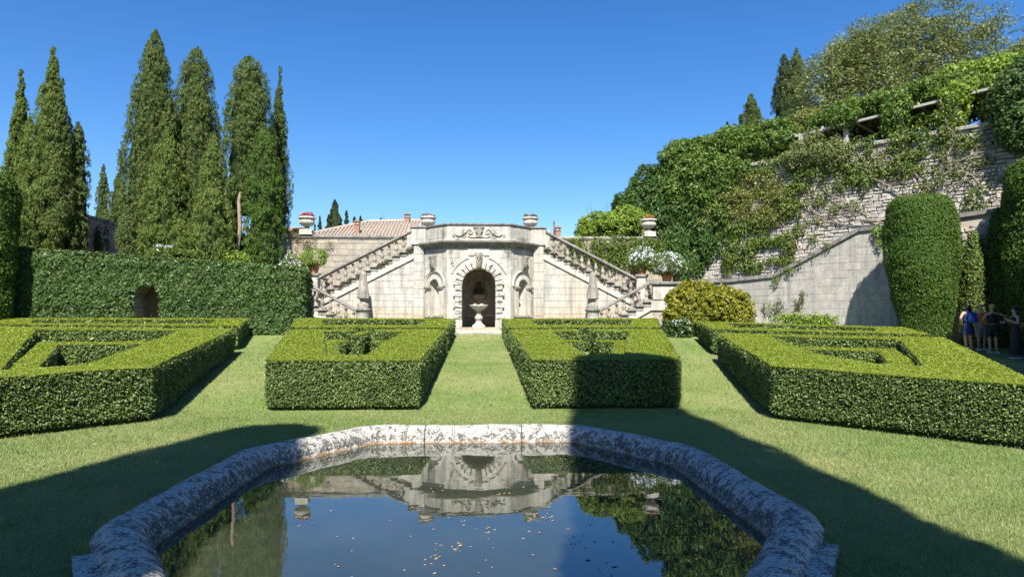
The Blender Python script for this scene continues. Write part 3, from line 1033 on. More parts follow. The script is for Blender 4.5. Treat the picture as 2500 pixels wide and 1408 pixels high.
def dry_leaf(size):
    mb = MB()
    V, n = [], 7
    for i in range(n):
        t = i/(n-1)
        w = size*.32*math.sin(math.pi*(.08+.9*t))*(1+.25*math.sin(i*2.4))
        V += [(-w, (t-.5)*size, .012*size*8*abs(math.sin(t*2.3))*.3), (0, (t-.5)*size, .004), (w, (t-.5)*size*1.02, .02*size*4*t)]
    Fc = []
    for i in range(n-1):
        Fc += [(3*i, 3*i+1, 3*i+4, 3*i+3), (3*i+1, 3*i+2, 3*i+5, 3*i+4)]
    mb.add(V, Fc)
    return mb.mesh('dry_leaf', M['dead'])
DL = [dry_leaf(s) for s in (.05, .065, .08)]
spots = []
tries = 0
while len(spots) < 34 and tries < 3000:
    tries += 1
    x, y = random.uniform(-6.5, 6.5), random.uniform(4.8, 12.5)
    if in_poly(np.array([x]), np.array([y]), offset_poly(POOL, .6))[0]: continue
    if any(in_poly(np.array([x]), np.array([y]), p)[0] for p in HEDGE_POLYS): continue
    spots.append((x, y))
for x, y in spots:
    tag(put('dry_leaf', random.choice(DL), None, (x, y, float(lawn_z(y))+.022), (random.uniform(-.3, .3), random.uniform(-.3, .3), random.random()*6)), 'pale dry leaf lying on the grass', 'leaf', 'dry leaves scattered on the lawn')
FL = [dry_leaf(s) for s in (.022, .032, .05)]
cnt = 0
while cnt < 150:
    x, y = random.gauss(.35, 1.0), random.uniform(5.3, 9.3)
    if cnt % 3 == 0:
        cx_, cy_ = random.choice(((-.33, 5.75), (-.1, 6.1), (.7, 7.0), (.2, 6.6), (.95, 6.2)))
        x, y = random.gauss(cx_, .07), random.gauss(cy_, .09)
    if abs(x) > 2.5: continue
    cnt += 1
    tag(put('floating_leaf', FL[min(2, int(abs(random.gauss(0, .9))))], None, (x, y, .003), (0, 0, random.random()*6)), 'small tan leaf floating on the pool water', 'leaf', 'leaves floating on the pool')
# ================================================================ THE GROTTO AND ITS STAIR
YB = 30.3                                                  # front of the bastion
FLOOR, SPRING, RAD = 1.79, 3.64, .745
CORN0, CORN1, PAR = 5.30, 5.62, 6.33
grotto = empty('grotto', (0, YB, 1.5), 'pale stone grotto with a rusticated arch and canted niches under a parapet', 'grotto')
fF = Frame(-1.40, YB, 1.40, YB)                            # u from 0 to 2.8, middle at 1.4
fL = Frame(-2.58, 31.55, -1.40, YB)
fR = Frame(1.40, YB, 2.58, 31.55)
# main wall plates
def doorway(w0, w1, z0, zt, cu, hw, zs, zb):
    a = arc(cu, zs, hw, 0, math.pi, 17)
    return [(w0, z0), (w0, zt), (w1, zt), (w1, z0), (cu+hw, zb)]+a+[(cu-hw, zb)]
mb = MB()
mb.plate([(0, 1.3), (0, CORN0), (2.8, CORN0), (2.8, 1.3), (1.4+RAD, 1.3)]+arc(1.4, SPRING, RAD, 0, math.pi, 25)+[(1.4-RAD, 1.3)], [], -.42, 0, fF)
part(mb, 'front_wall', M['trav_clean'], grotto)
NC, NH, NS, NB = .86, .33, 3.63, 2.32                      # niche: centre, half width, springing, sill
for fr in (fL, fR):
    nc = NC if fr is fR else fr.len-NC
    mb = MB()
    hole_ = [(nc+NH, NB)]+arc(nc, NS, NH, 0, math.pi, 15)+[(nc-NH, NB)]
    mb.plate([(0, 1.3), (0, CORN0), (fr.len, CORN0), (fr.len, 1.3)], [hole_], -.40, 0, fr)
    w = part(mb, 'canted_wall', M['trav'], grotto)
    # niche: curved back, hood arch, imposts, sill
    mb = MB()
    rows = []
    aa = np.linspace(math.pi, 0, 13)
    for z in (NB, 2.9, NS):
        rows.append(fr.pts(nc+np.cos(aa)*NH*1.02, np.full(13, z), -.36*np.sin(aa)**.7-.02))
    for k in np.linspace(0.2, 1.45, 7):
        rows.append(fr.pts(nc+np.cos(aa)*NH*1.02*math.cos(k), np.full(13, NS+NH*math.sin(k)), -.36*np.sin(aa)**.7*math.cos(k)-.02))
    mb.loft(rows, 0, True, closed=False)
    part(mb, 'niche', M['trav'], grotto)
    mb = MB()
    for r0, r1, d in ((NH+.0, NH+.10, .05), (NH+.30, NH+.36, .05), (NH+.36, NH+.40, .08)):
        o_ = arc(nc, NS, r1, 0, math.pi, 19); i_ = arc(nc, NS, r0, math.pi, 0, 19)
        mb.plate(o_+i_, [], 0, d, fr)
    part(mb, 'hood_arch', M['trav_clean'], grotto)
    for s in (-1, 1):
        mb = MB()
        u0, u1 = sorted((nc+s*NH, nc+s*(NH+.22)))
        mb.bbox(u0, u1, -.05, .02, NB, NS-.1, .012, 0, fr)
        part(mb, 'jamb', M['trav_clean'], grotto)
        mb = MB()
        mb.bbox(u0-.05, u1+.05, -.13, .02, NS-.10, NS-.05, .01, 0, fr)
        mb.bbox(u0-.02, u1+.02, -.09, .02, NS-.05, NS+.0, .01, 0, fr)
        mb.bbox(u0-.03, u1+.03, -.10, .02, NS-.16, NS-.10, .01, 0, fr)
        part(mb, 'impost', M['weathered'], grotto)
    mb = MB()
    mb.bbox(nc-NH-.28, nc+NH+.28, -.16, .02, NB-.10, NB, .015, 0, fr)
    mb.bbox(nc-NH-.24, nc+NH+.24, -.09, .02, NB-.24, NB-.10, .015, 0, fr)
    part(mb, 'sill', M['weathered'], grotto)
    # carved bracket above the niche
    mb = MB()
    pr = [(.0, 4.36), (.12, 4.40), (.20, 4.52), (.24, 4.72), (.20, 4.82), (.27, 4.92), (.27, 5.0), (0, 5.02)]
    q = []
    for u in np.linspace(-.15, .15, 7):
        k = 1+.10*math.cos(u/.15*math.pi)
        q.append([fr.p(nc+u*(.7+.3*(z-4.36)/.66), z, d*k+.01) for d, z in pr])
    mb.loft(q, 0, True)
    mb.ellipsoid(fr.p(nc-.06, 4.76, .27), (.028, .028, .02)); mb.ellipsoid(fr.p(nc+.06, 4.76, .27), (.028, .028, .02))
    mb.ellipsoid(fr.p(nc, 4.66, .29), (.03, .04, .07))
    part(mb, 'carved_bracket', M['weathered'], grotto)
    # ashlar facing
    def hole(u, z, nc=nc):
        return (abs(u-nc) < NH+.24 and NB-.26 < z < NS) or (math.hypot(u-nc, z-NS) < NH+.42) or (abs(u-nc) < .2 and z > 4.3)
    ashlar(grotto, fr, [(.02, 1.5), (fr.len-.02, 1.5), (fr.len-.02, 5.28), (.02, 5.28)], 1.52, 5.26, 0, fr.len, .37, (.4, .9), M['trav'], hole, gap=.008, d0=-.018, proud=.004, b=.006)
def hole(u, z):
    u -= 1.4
    return (abs(u) < 1.36 and z < SPRING) or math.hypot(u, z-SPRING) < 1.36 or (abs(u) < .62 and z > 4.7)
ashlar(grotto, fF, [(.02, 1.5), (2.78, 1.5), (2.78, 5.28), (.02, 5.28)], 1.52, 5.26, 0, 2.8, .37, (.35, .7), M['trav'], hole, gap=.008, d0=-.018, proud=.004, b=.006)
# rusticated voussoirs and jamb blocks
def rock_block(poly, d, fr, rough=.035):
    """block with a broken, rock-like face"""
    P = np.array(poly, float); c = P.mean(0); n = len(P)
    mb = MB()
    B0 = fr.pts(P[:, 0], P[:, 1], np.zeros(n)); B1 = fr.pts(P[:, 0], P[:, 1], np.full(n, d*.7))
    Q = c+(P-c)*.82
    B2 = fr.pts(Q[:, 0], Q[:, 1], d+rng.uniform(-1, 1, n)*rough)
    S = c+(P-c)*.42
    B3 = fr.pts(S[:, 0], S[:, 1], d+.02+rng.uniform(-1, 1, n)*rough)
    Fc = []
    for k in range(3):
        for i in range(n):
            j = (i+1) % n
            Fc.append((k*n+i, k*n+j, (k+1)*n+j, (k+1)*n+i))
    Fc.append(tuple(range(3*n, 4*n)))
    return mb.add(np.concatenate([B0, B1, B2, B3]), Fc)
NV = 13
for i in range(NV):
    if i == NV//2: continue
    a0 = math.pi*i/NV+.018; a1 = math.pi*(i+1)/NV-.018
    ro = 1.13 if i % 2 == 0 else 1.07
    poly = [(1.4+RAD*math.cos(a0), SPRING+RAD*math.sin(a0)), (1.4+ro*math.cos(a0), SPRING+ro*math.sin(a0)), (1.4+ro*math.cos((a0+a1)/2), SPRING+ro*math.sin((a0+a1)/2)), (1.4+ro*math.cos(a1), SPRING+ro*math.sin(a1)), (1.4+RAD*math.cos(a1), SPRING+RAD*math.sin(a1))]
    part(rock_block(poly, .13, fF), 'voussoir', M['trav_clean'], grotto)
mb = MB()                                                  # keystone with a carved face
pr = [(.10, 4.36), (.24, 4.40), (.26, 4.55), (.30, 4.66), (.27, 4.78), (.33, 4.92), (.34, 5.02), (.30, 5.10), (.0, 5.12)]
q = []
for u in np.linspace(-1, 1, 7):
    q.append([fF.p(1.4+u*(.095+.055*(z-4.36)/.75), z, d*(1-.18*u*u)) for d, z in [(0, 4.36)]+pr])
mb.loft(q, 0, True)
mb.ellipsoid(fF.p(1.345, 4.88, .33), (.025, .025, .018)); mb.ellipsoid(fF.p(1.455, 4.88, .33), (.025, .025, .018)); mb.ellipsoid(fF.p(1.4, 4.78, .33), (.028, .04, .07))
part(mb, 'keystone', M['weathered'], grotto)
for s in (-1, 1):
    z = FLOOR+.34
    k = 0
    while z < SPRING-.05:
        h = (SPRING-FLOOR-.34)/6
        wo = 1.14 if k % 2 == 0 else 1.06
        u = sorted((1.4+s*RAD, 1.4+s*wo))
        part(rock_block([(u[0], z+.014), (u[1], z+.014), ((u[1]), z+h/2), (u[1], z+h-.014), (u[0], z+h-.014)], .13, fF), 'jamb_stone', M['trav_clean'], grotto)
        z += h; k += 1
    mb = MB()
    u = sorted((1.4+s*(RAD-.02), 1.4+s*1.16))
    mb.bbox(u[0], u[1], -.20, .02, FLOOR-.3, FLOOR+.33, .02, 0, fF)
    part(mb, 'jamb_base', M['trav_clean'], grotto)
for a0, a1 in ((.42, 1.22), (math.pi-1.22, math.pi-.42)):
    mb = MB()
    for r0, r1, d in ((1.27, 1.30, .03), (1.30, 1.345, .055)):
        mb.plate(arc(1.4, SPRING, r1, a0, a1, 13)+arc(1.4, SPRING, r0, a1, a0, 13), [], 0, d, fF)
    part(mb, 'archivolt', M['trav_clean'], grotto)
for s in (-1, 1):
    mb = MB(); mb.prism([(1.4+s*.22, 4.97), (1.4+s*.47, 4.97), (1.4+s*.47, 5.0), (1.4+s*.22, 5.0)], 0, .05, fF)
    part(mb, 'fillet', M['trav_clean'], grotto)
mb = MB()
mb.prism([(1.4-.42, 5.01), (1.4+.42, 5.01), (1.4+.50, CORN0-.01), (1.4-.50, CORN0-.01)], 0, .035, fF)
part(mb, 'frieze_panel', M['trav_clean'], grotto)
# plan outline of the projecting bay, for mouldings that run round it
def bay(d):
    k = d*math.tan(R(23.3))
    kk = d
    nL, nR = fL.n, fR.n
    return [tuple(np.array([-2.58, 31.55])+nL*d), (-1.40-k, YB-d), (1.40+k, YB-d), tuple(np.array([2.58, 31.55])+nR*d)]
def run_moulding(prof, name, mat, parent=None):
    """sweeps a (depth, z) profile round the bay"""
    mb = MB()
    ring = [[(*bay(d)[k], z) for d, z in prof] for k in range(4)]
    mb.loft(ring, 0, False)
    return part(mb, name, mat, parent or grotto)
run_moulding([(-.3, CORN0), (.05, CORN0), (.06, 5.36), (.05, 5.42), (.12, 5.46), (.20, 5.53), (.30, 5.55), (.31, 5.62), (-.3, 5.62)], 'cornice', M['rail'])
run_moulding([(-.30, 5.62), (.03, 5.62), (.03, 5.72), (-.0, 5.74), (.0, PAR), (-.30, PAR)], 'parapet', M['trav'])
run_moulding([(-.34, PAR), (.05, PAR), (.07, PAR+.03), (.07, PAR+.08), (-.34, PAR+.08)], 'coping', M['rail'])
for fr, us in ((fF, (.95, 1.85)), (fL, (.9,)), (fR, (.85,))):   # upright joints of the parapet slabs
    for u in us:
        mb = MB(); mb.bbox(u-.45, u+.45, -.012, .0, 5.78, PAR-.04, .008, 0, fr)
        if fr is not fF: part(mb, 'parapet_slab', M['trav'], grotto)
# scrolled relief on the parapet
mb = MB()
for s in (-1, 1):
    th = np.linspace(0, 2.6*math.pi, 40)
    r = .145*(1-th/(2.9*math.pi))
    pts = [fF.p(1.4+s*(.40+rr*math.cos(t)*1.0), 6.02+rr*math.sin(t), .035) for t, rr in zip(th+.4, r)]
    mb.tube(pts, .03, 6)
    pts = [fF.p(1.4+s*u, z, .03) for u, z in ((.55, 6.04), (.66, 5.96), (.78, 5.88), (.90, 5.86), (1.0, 5.90), (1.06, 5.98))]
    mb.tube(pts, [.035, .04, .045, .045, .04, .02], 6)
    pts = [fF.p(1.4+s*u, z, .03) for u, z in ((.50, 5.86), (.35, 5.80), (.20, 5.79), (.0, 5.79))]
    mb.tube(pts, .028, 6)
    th = np.linspace(0, 2*math.pi, 18)
    mb.tube([fF.p(1.4+s*(1.13+.05*math.cos(t)), 5.87+.05*math.sin(t), .03) for t in th], .022, 6)
part(mb, 'scroll_relief', M['trav_clean'], grotto)
mb = MB()
for a in np.linspace(-1.25, 1.25, 9):
    mb.tube([fF.p(1.4+.03*math.sin(a), 5.86, .05), fF.p(1.4+.10*math.sin(a), 6.02, .10), fF.p(1.4+.17*math.sin(a), 6.05+.16*math.cos(a), .05)], [.018, .04, .022], 6)
mb.prism([(1.24, 5.80), (1.56, 5.80), (1.48, 5.90), (1.32, 5.90)], 0, .09, fF)
mb.prism([(1.20, 6.20), (1.60, 6.20), (1.64, 6.27), (1.16, 6.27)], 0, .08, fF)
part(mb, 'shell_cartouche', M['weathered'], grotto)
# corner piers beside the bay
for s in (-1, 1):
    fr = Frame(*((-2.98, 31.40, -2.52, 31.40) if s < 0 else (2.52, 31.40, 2.98, 31.40)))
    mb = MB(); mb.box(0, .46, .0, 1.2, 1.3, 5.55, 0, fr)
    pier = part(mb, 'corner_pier', M['mortar'], grotto)
    z = 1.5
    while z < 5.25:
        mb = MB(); mb.bbox(.0, .46, -.035, .1, z+.005, z+.40, .008, 0, fr)
        st = mb.build('stone', M['trav'], pier)
        st.location = (-pier.location[0]-grotto.location[0], -pier.location[1]-grotto.location[1], -pier.location[2]-grotto.location[2])
        z += .405
    mb = MB()
    mb.bbox(-.12, .56, -.10, .5, 5.56, PAR+.0, .02, 0, fr)
    part(mb, 'parapet_pier', M['trav'], grotto)
    mb = MB(); mb.bbox(-.17, .61, -.16, .55, PAR, PAR+.09, .02, 0, fr)
    part(mb, 'pier_cap', M['rail'], grotto)
# floor of the terrace over it, the vaulted room inside, steps
mb = MB(); slab(mb, [(-2.9, 33.0), (-2.9, 31.5), (-2.45, 31.5), (-1.35, YB+.12), (1.35, YB+.12), (2.45, 31.5), (2.9, 31.5), (2.9, 33.0)], 5.54, z_low=5.3)
part(mb, 'terrace_slab', M['trav'], grotto)
mb = MB()
RW, YK = .98, 33.4
a = np.linspace(0, math.pi, 17)
for y0, y1 in ((YB+.40, YK),):
    V0 = [(RW, 1.3)]+[(RW*math.cos(t), SPRING+RW*math.sin(t)) for t in a]+[(-RW, 1.3)]
    mb.loft([[(x, y, z) for x, z in V0] for y in (y0, y1)], 0, True, closed=False)
mb.add([(-RW, YK, 1.3), (RW, YK, 1.3), (RW, YK, 4.7), (-RW, YK, 4.7)], [(0, 1, 2, 3)])
part(mb, 'vault', M['trav'], grotto)
mb = MB(); mb.box(-1.0, 1.0, YB-.25, YK, 1.3, FLOOR)
part(mb, 'paved_floor', M['trav'], grotto)
for k, (y, z) in enumerate(((YB-.52, 1.66), (YB-.80, 1.555))):
    mb = MB(); mb.bbox(-1.2, 1.2, y, YB-.02, 1.2, z, .02)
    part(mb, 'step', M['weathered'] if k else M['trav_clean'], grotto)
fK = Frame(-RW, YK, RW, YK)
mb = MB()
o_ = arc(RW, 3.50, .62, 0, 2*math.pi, 29)[:-1]; i_ = arc(RW, 3.50, .47, 0, 2*math.pi, 29)[:-1]
mb.plate(o_, [i_], 0, .08, fK)
mb.plate(arc(RW, SPRING, .86, 0, math.pi, 21)+arc(RW, SPRING, .76, math.pi, 0, 21), [], 0, .06, fK)
for s in (-1, 1): mb.bbox(RW+s*.81-.05, RW+s*.81+.05, -.06, .0, FLOOR, SPRING, .01, 0, fK)
mb.bbox(.05, 2*RW-.05, -.12, 0, 3.32, 3.40, .015, 0, fK)
mb.bbox(.05, 2*RW-.05, -.10, 0, 2.30, 2.42, .015, 0, fK)
part(mb, 'wall_frame', M['trav_clean'], grotto)
mb = MB()
mb.lathe([(.05, 2.95), (.12, 3.02), (.30, 3.16), (.40, 3.28), (.42, 3.34), (.36, 3.34), (.2, 3.25)], (0, YK-.12, 0), 20)
part(mb, 'wall_basin', M['trav_clean'], grotto)
mb = MB()
mb.lathe([(.16, 3.44), (.18, 3.55), (.13, 3.68), (.06, 3.74), (.09, 3.82), (.105, 3.90), (.08, 3.99), (.03, 4.03)], (0, YK-.14, 0), 14, sy=.8)
for s in (-1, 1): mb.tube([(s*.13, YK-.15, 3.68), (s*.22, YK-.2, 3.58), (s*.14, YK-.27, 3.48)], [.05, .042, .035], 7)
part(mb, 'spout_figure', M['mortar_dark'], grotto)
# standing basin in the archway
fountain = empty('fountain', (0, YB+.28, FLOOR), 'stone pedestal fountain basin standing in the grotto archway', 'fountain')
mb = MB()
mb.lathe([(.30, 0), (.30, .06), (.26, .10), (.17, .17), (.13, .24), (.145, .27), (.12, .30)], seg=20); mb.build('foot', M['trav_clean'], fountain)
mb = MB()
mb.lathe([(.11, .30), (.165, .35), (.185, .41), (.165, .48), (.11, .53), (.13, .56), (.10, .60), (.095, .70), (.14, .76)], seg=20); mb.build('stem', M['trav_clean'], fountain)
mb = MB()
mb.lathe([(.13, .75), (.22, .79), (.33, .86), (.39, .92), (.42, .97), (.42, 1.0), (.37, 1.0), (.25, .95), (.05, .93)], seg=24); mb.build('bowl', M['trav_clean'], fountain)
for s in (-1, 1):
    mb = MB()
    mb.lathe([(.03, 0), (.075, .03), (.10, .075), (.085, .08), (.03, .045)], (s*.15-.02, -.12, .97), 12, flute=8, famp=.2, frange=(.02, .1))
    mb.build('shell_spout', M['trav_clean'], fountain)

# ---- double flights of stairs
BAL = [(.072, 0), (.072, .045), (.05, .055), (.045, .075), (.06, .10), (.088, .16), (.092, .205), (.075, .26), (.05, .32), (.042, .37), (.05, .40), (.058, .41), (.05, .425), (.062, .45), (.072, .46), (.072, .50)]
bal_me = None
def baluster_mesh():
    global bal_me
    if bal_me is None:
        mb = MB(); mb.lathe(BAL, seg=12); bal_me = mb.mesh('baluster', M['weathered'])
    return bal_me
def flight(parent, xa, za, xb, zb, y0, y1, n, rail=True):
    """steps from (xa,za) up to (xb,zb), flank at y0, balustrade over the flank"""
    run, rise = (xb-xa)/n, (zb-za)/n
    sg = 1 if xb > xa else -1
    for i in range(n):
        a0, a1 = sorted((xa+run*i, xa+run*(i+1)))
        zt = za+rise*(i+1)
        mb = MB()
        mb.bbox(a0-(.03 if sg > 0 else 0), a1+(.03 if sg < 0 else 0), y0-.07, y1, zt-.05, zt, .012)
        mb.box(a0, a1, y0+.02, y1, zt-rise-.05, zt-.05)
        st = part(mb, 'step', M['weathered'], parent)
        put('baluster', baluster_mesh(), parent, rel(parent, ((a0+a1)/2, y0+.12, zt+.10)), (0, 0, random.random()), (1, 1, 1.06))
        mb = MB(); mb.bbox(a0+.02, a1-.02, y0+.01, y0+.23, zt, zt+.10, .012)
        part(mb, 'plinth_block', M['weathered'], parent)
    # handrail
    ex = .12
    def rl(x): return za+rise+(x-xa)/run*rise+.60
    A = (xa-sg*ex, rl(xa-sg*ex)); B = (xb+sg*ex*.3, rl(xb+sg*ex*.3))
    mb = MB()
    ring = []
    for x, z in (A, B):
        ring.append([(x, y0+dy, z+dz) for dy, dz in ((-.07, .02), (-.09, .06), (-.07, .12), (-.02, .15), (.26, .15), (.31, .12), (.33, .06), (.31, .02), (.27, 0), (-.03, 0))])
    mb.loft(ring, 0, False)
    part(mb, 'handrail', M['rail'], parent)
    return run, rise

for s in (-1, 1):
    side = 'on the cypress side' if s < 0 else 'on the flower pot side'
    st = empty('staircase', (s*5.2, 31.0, 1.5), 'balustraded stone stair with a doubled flight '+('beside the arched ivy wall' if s < 0 else 'beside the golden shrub'), 'staircase', 'mirrored flights of the double stair')
    X = lambda v: s*v
    # upper flight: landing at x=7.15 up to the terrace at x=2.95
    LZ, TZ = 3.22, 5.42
    flight(st, X(7.25), LZ, X(2.98), TZ, 31.42, 33.0, 13)
    flight(st, X(5.35), 1.62, X(7.75), 2.95, 30.40, 31.36, 7)
    # flank walls
    sl = (TZ-LZ)/(7.25-2.98)
    if s < 0:
        fu = Frame(-9.4, 31.50, -2.98, 31.50); U = lambda x: -x-(-9.4)      # x given as positive distance from the axis
    else:
        fu = Frame(2.98, 31.50, 9.4, 31.50); U = lambda x: x-2.98
    P_ = lambda pts: ccw([(U(x), z) for x, z in pts])
    zs_ = lambda x: LZ+.10+(7.25-x)*sl                                     # stringer top line
    mb = MB(); mb.prism(P_([(2.98, 1.3), (7.6, 1.3), (7.6, LZ-.25), (7.25, LZ-.2), (2.98, zs_(2.98)-.3)]), -1.45, -.012, fu)
    part(mb, 'flank_wall', M['mortar'], st)
    reg = P_([(2.99, 1.5), (8.2, 1.5), (8.2, zs_(8.2)-.58), (2.99, zs_(2.99)-.58)])
    ashlar(st, fu, reg, 1.5, 5.2, min(U(2.98), U(8.2)), max(U(2.98), U(8.2)), .30, (.4, .85), M['trav'], gap=.009, d0=-.024, proud=.006, b=.006)
    for lo, hi, d, nm, mt in ((-.50, -.10, .03, 'stringer', 'trav_clean'), (-.58, -.50, .085, 'string_moulding', 'trav_clean')):
        mb = MB(); mb.prism(P_([(2.98, zs_(2.98)+lo), (7.5, zs_(7.5)+lo), (7.5, zs_(7.5)+hi), (2.98, zs_(2.98)+hi)]), -.2, d, fu)
        part(mb, nm, M[mt], st)
    # green growth along the foot of the balusters
    q = rng.random(420)
    xs = 3.05+q*4.3
    C = np.stack([s*xs, np.full(420, 31.38)+.03*rng.normal(size=420), zs_(xs)-.09+.03*rng.normal(size=420)], 1)
    C = C[wob(C*2.0, 1.5) > -.15]
    Pm, Nm = clump_cloud(C, .045, 7, np.tile([0, -1.0, .5], (len(C), 1)))
    mb = MB(); mb.leaves(leafverts(Pm, Nm, .05, .5, .8))
    part(mb, 'moss', M['fern'], st, kind='stuff')
    # lower flank
    if s < 0:
        fl = Frame(-9.6, 30.47, -4.9, 30.47); U2 = lambda x: -x+9.6
    else:
        fl = Frame(4.9, 30.47, 9.6, 30.47); U2 = lambda x: x-4.9
    Q_ = lambda pts: ccw([(U2(x), z) for x, z in pts])
    sl2 = (2.95-1.62)/(7.75-5.35)
    zl = lambda x: 1.72+(x-5.35)*sl2
    mb = MB(); mb.prism(Q_([(5.3, 1.2), (9.5, 1.2), (9.5, 2.9), (7.75, 2.9), (5.3, 1.62)]), -.9, -.012, fl)
    part(mb, 'flank_wall', M['mortar'], st)
    ashlar(st, fl, Q_([(6.2, 1.5), (9.5, 1.5), (9.5, 2.45), (7.9, 2.45)]), 1.5, 2.8, min(U2(5.4), U2(9.5)), max(U2(5.4), U2(9.5)), .30, (.4, .85), M['trav'], gap=.009, d0=-.024, proud=.006, b=.006)
    mb = MB(); mb.prism(Q_([(5.35, zl(5.35)-.42), (7.75, zl(7.75)-.42), (9.45, zl(7.75)-.42), (9.45, zl(7.75)-.06), (7.75, zl(7.75)-.06), (5.35, zl(5.35)-.06)]), -.1, .03, fl)
    part(mb, 'stringer', M['trav_clean'], st)
    mb = MB(); mb.prism(Q_([(5.6, zl(5.6)-.50), (7.75, zl(7.75)-.50), (9.45, zl(7.75)-.50), (9.45, zl(7.75)-.42), (7.75, zl(7.75)-.42), (5.6, zl(5.6)-.42)]), -.1, .075, fl)
    part(mb, 'string_moulding', M['trav_clean'], st)
    # landing, its parapet and piers
    mb = MB(); mb.box(*sorted((X(7.2), X(9.5))), 30.5, 33.0, 2.6, 3.02)
    part(mb, 'landing', M['weathered'], st)
    mb = MB(); mb.bbox(*sorted((X(7.85), X(9.45))), 30.42, 30.66, 3.02, 3.70, .02)
    part(mb, 'landing_parapet', M['trav_clean'], st)
    mb = MB(); mb.bbox(*sorted((X(7.72), X(9.5))), 30.31, 30.73, 3.70, 3.85, .03)
    part(mb, 'handrail', M['rail'], st)
    mb = MB(); mb.bbox(*sorted((X(7.32), X(7.80))), 31.34, 31.80, 2.95, 4.10, .02)
    part(mb, 'newel_pier', M['trav_clean'], st)
    mb = MB(); mb.bbox(*sorted((X(7.26), X(7.86))), 31.27, 31.87, 4.10, 4.24, .03)
    part(mb, 'newel_cap', M['rail'], st)
    mb = MB(); mb.bbox(*sorted((X(2.98), X(3.30))), 31.40, 31.66, 5.45, 6.28, .015)
    part(mb, 'newel_pier', M['trav'], st)
    # drum pedestal at the foot, crowned by an obelisk
    ox = X(5.12)
    ob = empty('obelisk', (ox, 30.52, 1.5), 'rough stone obelisk on a drum pedestal '+('before the stair next to the arched ivy wall' if s < 0 else 'before the stair next to the golden shrub'), 'obelisk', 'obelisks at the foot of the stair')
    mb = MB(); mb.lathe([(.33, 0), (.33, .12), (.29, .16), (.28, .98), (.30, 1.0)], seg=24); mb.build('drum', M['trav_clean'], ob)
    mb = MB(); mb.lathe([(.29, .99), (.35, 1.02), (.36, 1.06), (.36, 1.10), (.33, 1.12), (.25, 1.13)], seg=24); mb.build('cap', M['rail'], ob)
    mb = MB(); mb.lathe([(.25, 1.125), (.25, 1.31), (.23, 1.33), (.14, 1.38), (.11, 1.44), (.13, 1.48), (.17, 1.53)], seg=20); mb.build('neck', M['weathered'], ob)
    mb = MB()
    rr = [(.15, 1.52), (.285, 1.58), (.282, 1.64), (.255, 1.85), (.22, 2.1), (.185, 2.35), (.155, 2.58), (.13, 2.70), (.06, 2.77)]
    rings = []
    for r_, z in rr:
        rings.append([((r_+random.uniform(-.012, .012))*math.cos(a_), (r_+random.uniform(-.012, .012))*math.sin(a_), z+random.uniform(-.01, .01)) for a_ in np.linspace(R(22.5), R(382.5), 8, endpoint=False)])
    mb.loft(rings, 0, False)
    mb.build('shaft', M['weathered'], ob)

# ---- wall behind the stairs
for s in (-1, 1):
    if s < 0:
        fr = Frame(-11.4, 33.10, -2.4, 33.10); e0, e1 = 0, 9.0
        lab = 'grey ashlar terrace wall with fern tufts, behind the stair next to the cypresses'
    else:
        fr = Frame(2.4, 33.10, 9.5, 33.10); e0, e1 = 0, 7.1
        lab = 'ashlar terrace wall half covered by creeper, behind the stair next to the potted flowers'
    w = empty('terrace_wall', ((-6.9 if s < 0 else 6.5), 33.1, 1.5), lab, 'wall', 'terrace walls behind the stair')
    mb = MB(); mb.box(e0, e1, .0, .5, 1.3, 6.02, 0, fr)
    part(mb, 'wall_core', M['mortar'], w)
    mb = MB()
    mb.bbox(e0, e1, -.10, .5, 6.06, 6.21, .03, 0, fr)
    mb.bbox(e0, e1, -.05, .45, 6.0, 6.065, .015, 0, fr)
    part(mb, 'coping', M['rail'] if s < 0 else M['weathered'], w)
    ashlar(w, fr, [(e0, 2.9), (e1, 2.9), (e1, 6.0), (e0, 6.0)], 2.9, 5.99, e0, e1, .29, (.4, .8), M['backwall'], gap=.016, d0=-.012, proud=.016, b=.012)

# ---- fluted urns with geraniums
def urn(x, y, z, k, label, ped, fl_label, flower, amount, mats):
    u = empty('urn', (x, y, z), label, 'urn', 'fluted stone urns on the walls')
    z0 = 0
    if ped:
        mb = MB(); mb.bbox(-.30, .30, -.30, .30, 0, .26, .02); mb.bbox(-.34, .34, -.34, .34, .0, .05, .015); mb.build('pedestal', M['trav_clean'], u)
        z0 = .26
    mb = MB(); mb.lathe([(.24, z0), (.24, z0+.03), (.15, z0+.06), (.10, z0+.12), (.12, z0+.15), (.10, z0+.17)] if ped else [(.2, 0), (.15, .03), (.11, .05)], seg=18); mb.build('foot', M['rail'] if ped else M['weathered'], u)
    zb = z0+(.16 if ped else .04)
    mb = MB(); mb.lathe([(.10, zb), (.20, zb+.03), (.30, zb+.09), (.365, zb+.17), (.375, zb+.24), (.345, zb+.31), (.30, zb+.34)], seg=72, flute=18, famp=.09, frange=(zb+.02, zb+.32)); mb.build('bowl', M['trav_clean'], u)
    mb = MB(); mb.lathe([(.29, zb+.33), (.36, zb+.36), (.41, zb+.39), (.415, zb+.43), (.39, zb+.46), (.34, zb+.475), (.30, zb+.46), (.28, zb+.42), (.02, zb+.42)], seg=36); mb.build('lip', M['trav_clean'], u)
    for c in u.children: c.scale = (k, k, k)
    zt = z+(zb+.47)*k
    ell = [((x, y, zt+.02), (.30*k, .30*k, (.16 if amount > 25 else .10)*k))]
    mass('geranium', fl_label, 'flower', ell, 'vine', .075, 60, .07, 10, .75, .8, 'geraniums planted in the urns', core=False, extra=Flowers(mats, ell, amount, .05))
urn(-8.32, 33.25, 6.21, 1.0, 'fluted urn on a pedestal, on the wall next to the cypresses', True, 'red and pink geranium in the urn next to the cypresses', 'red', 70, ['red', 'pink'])
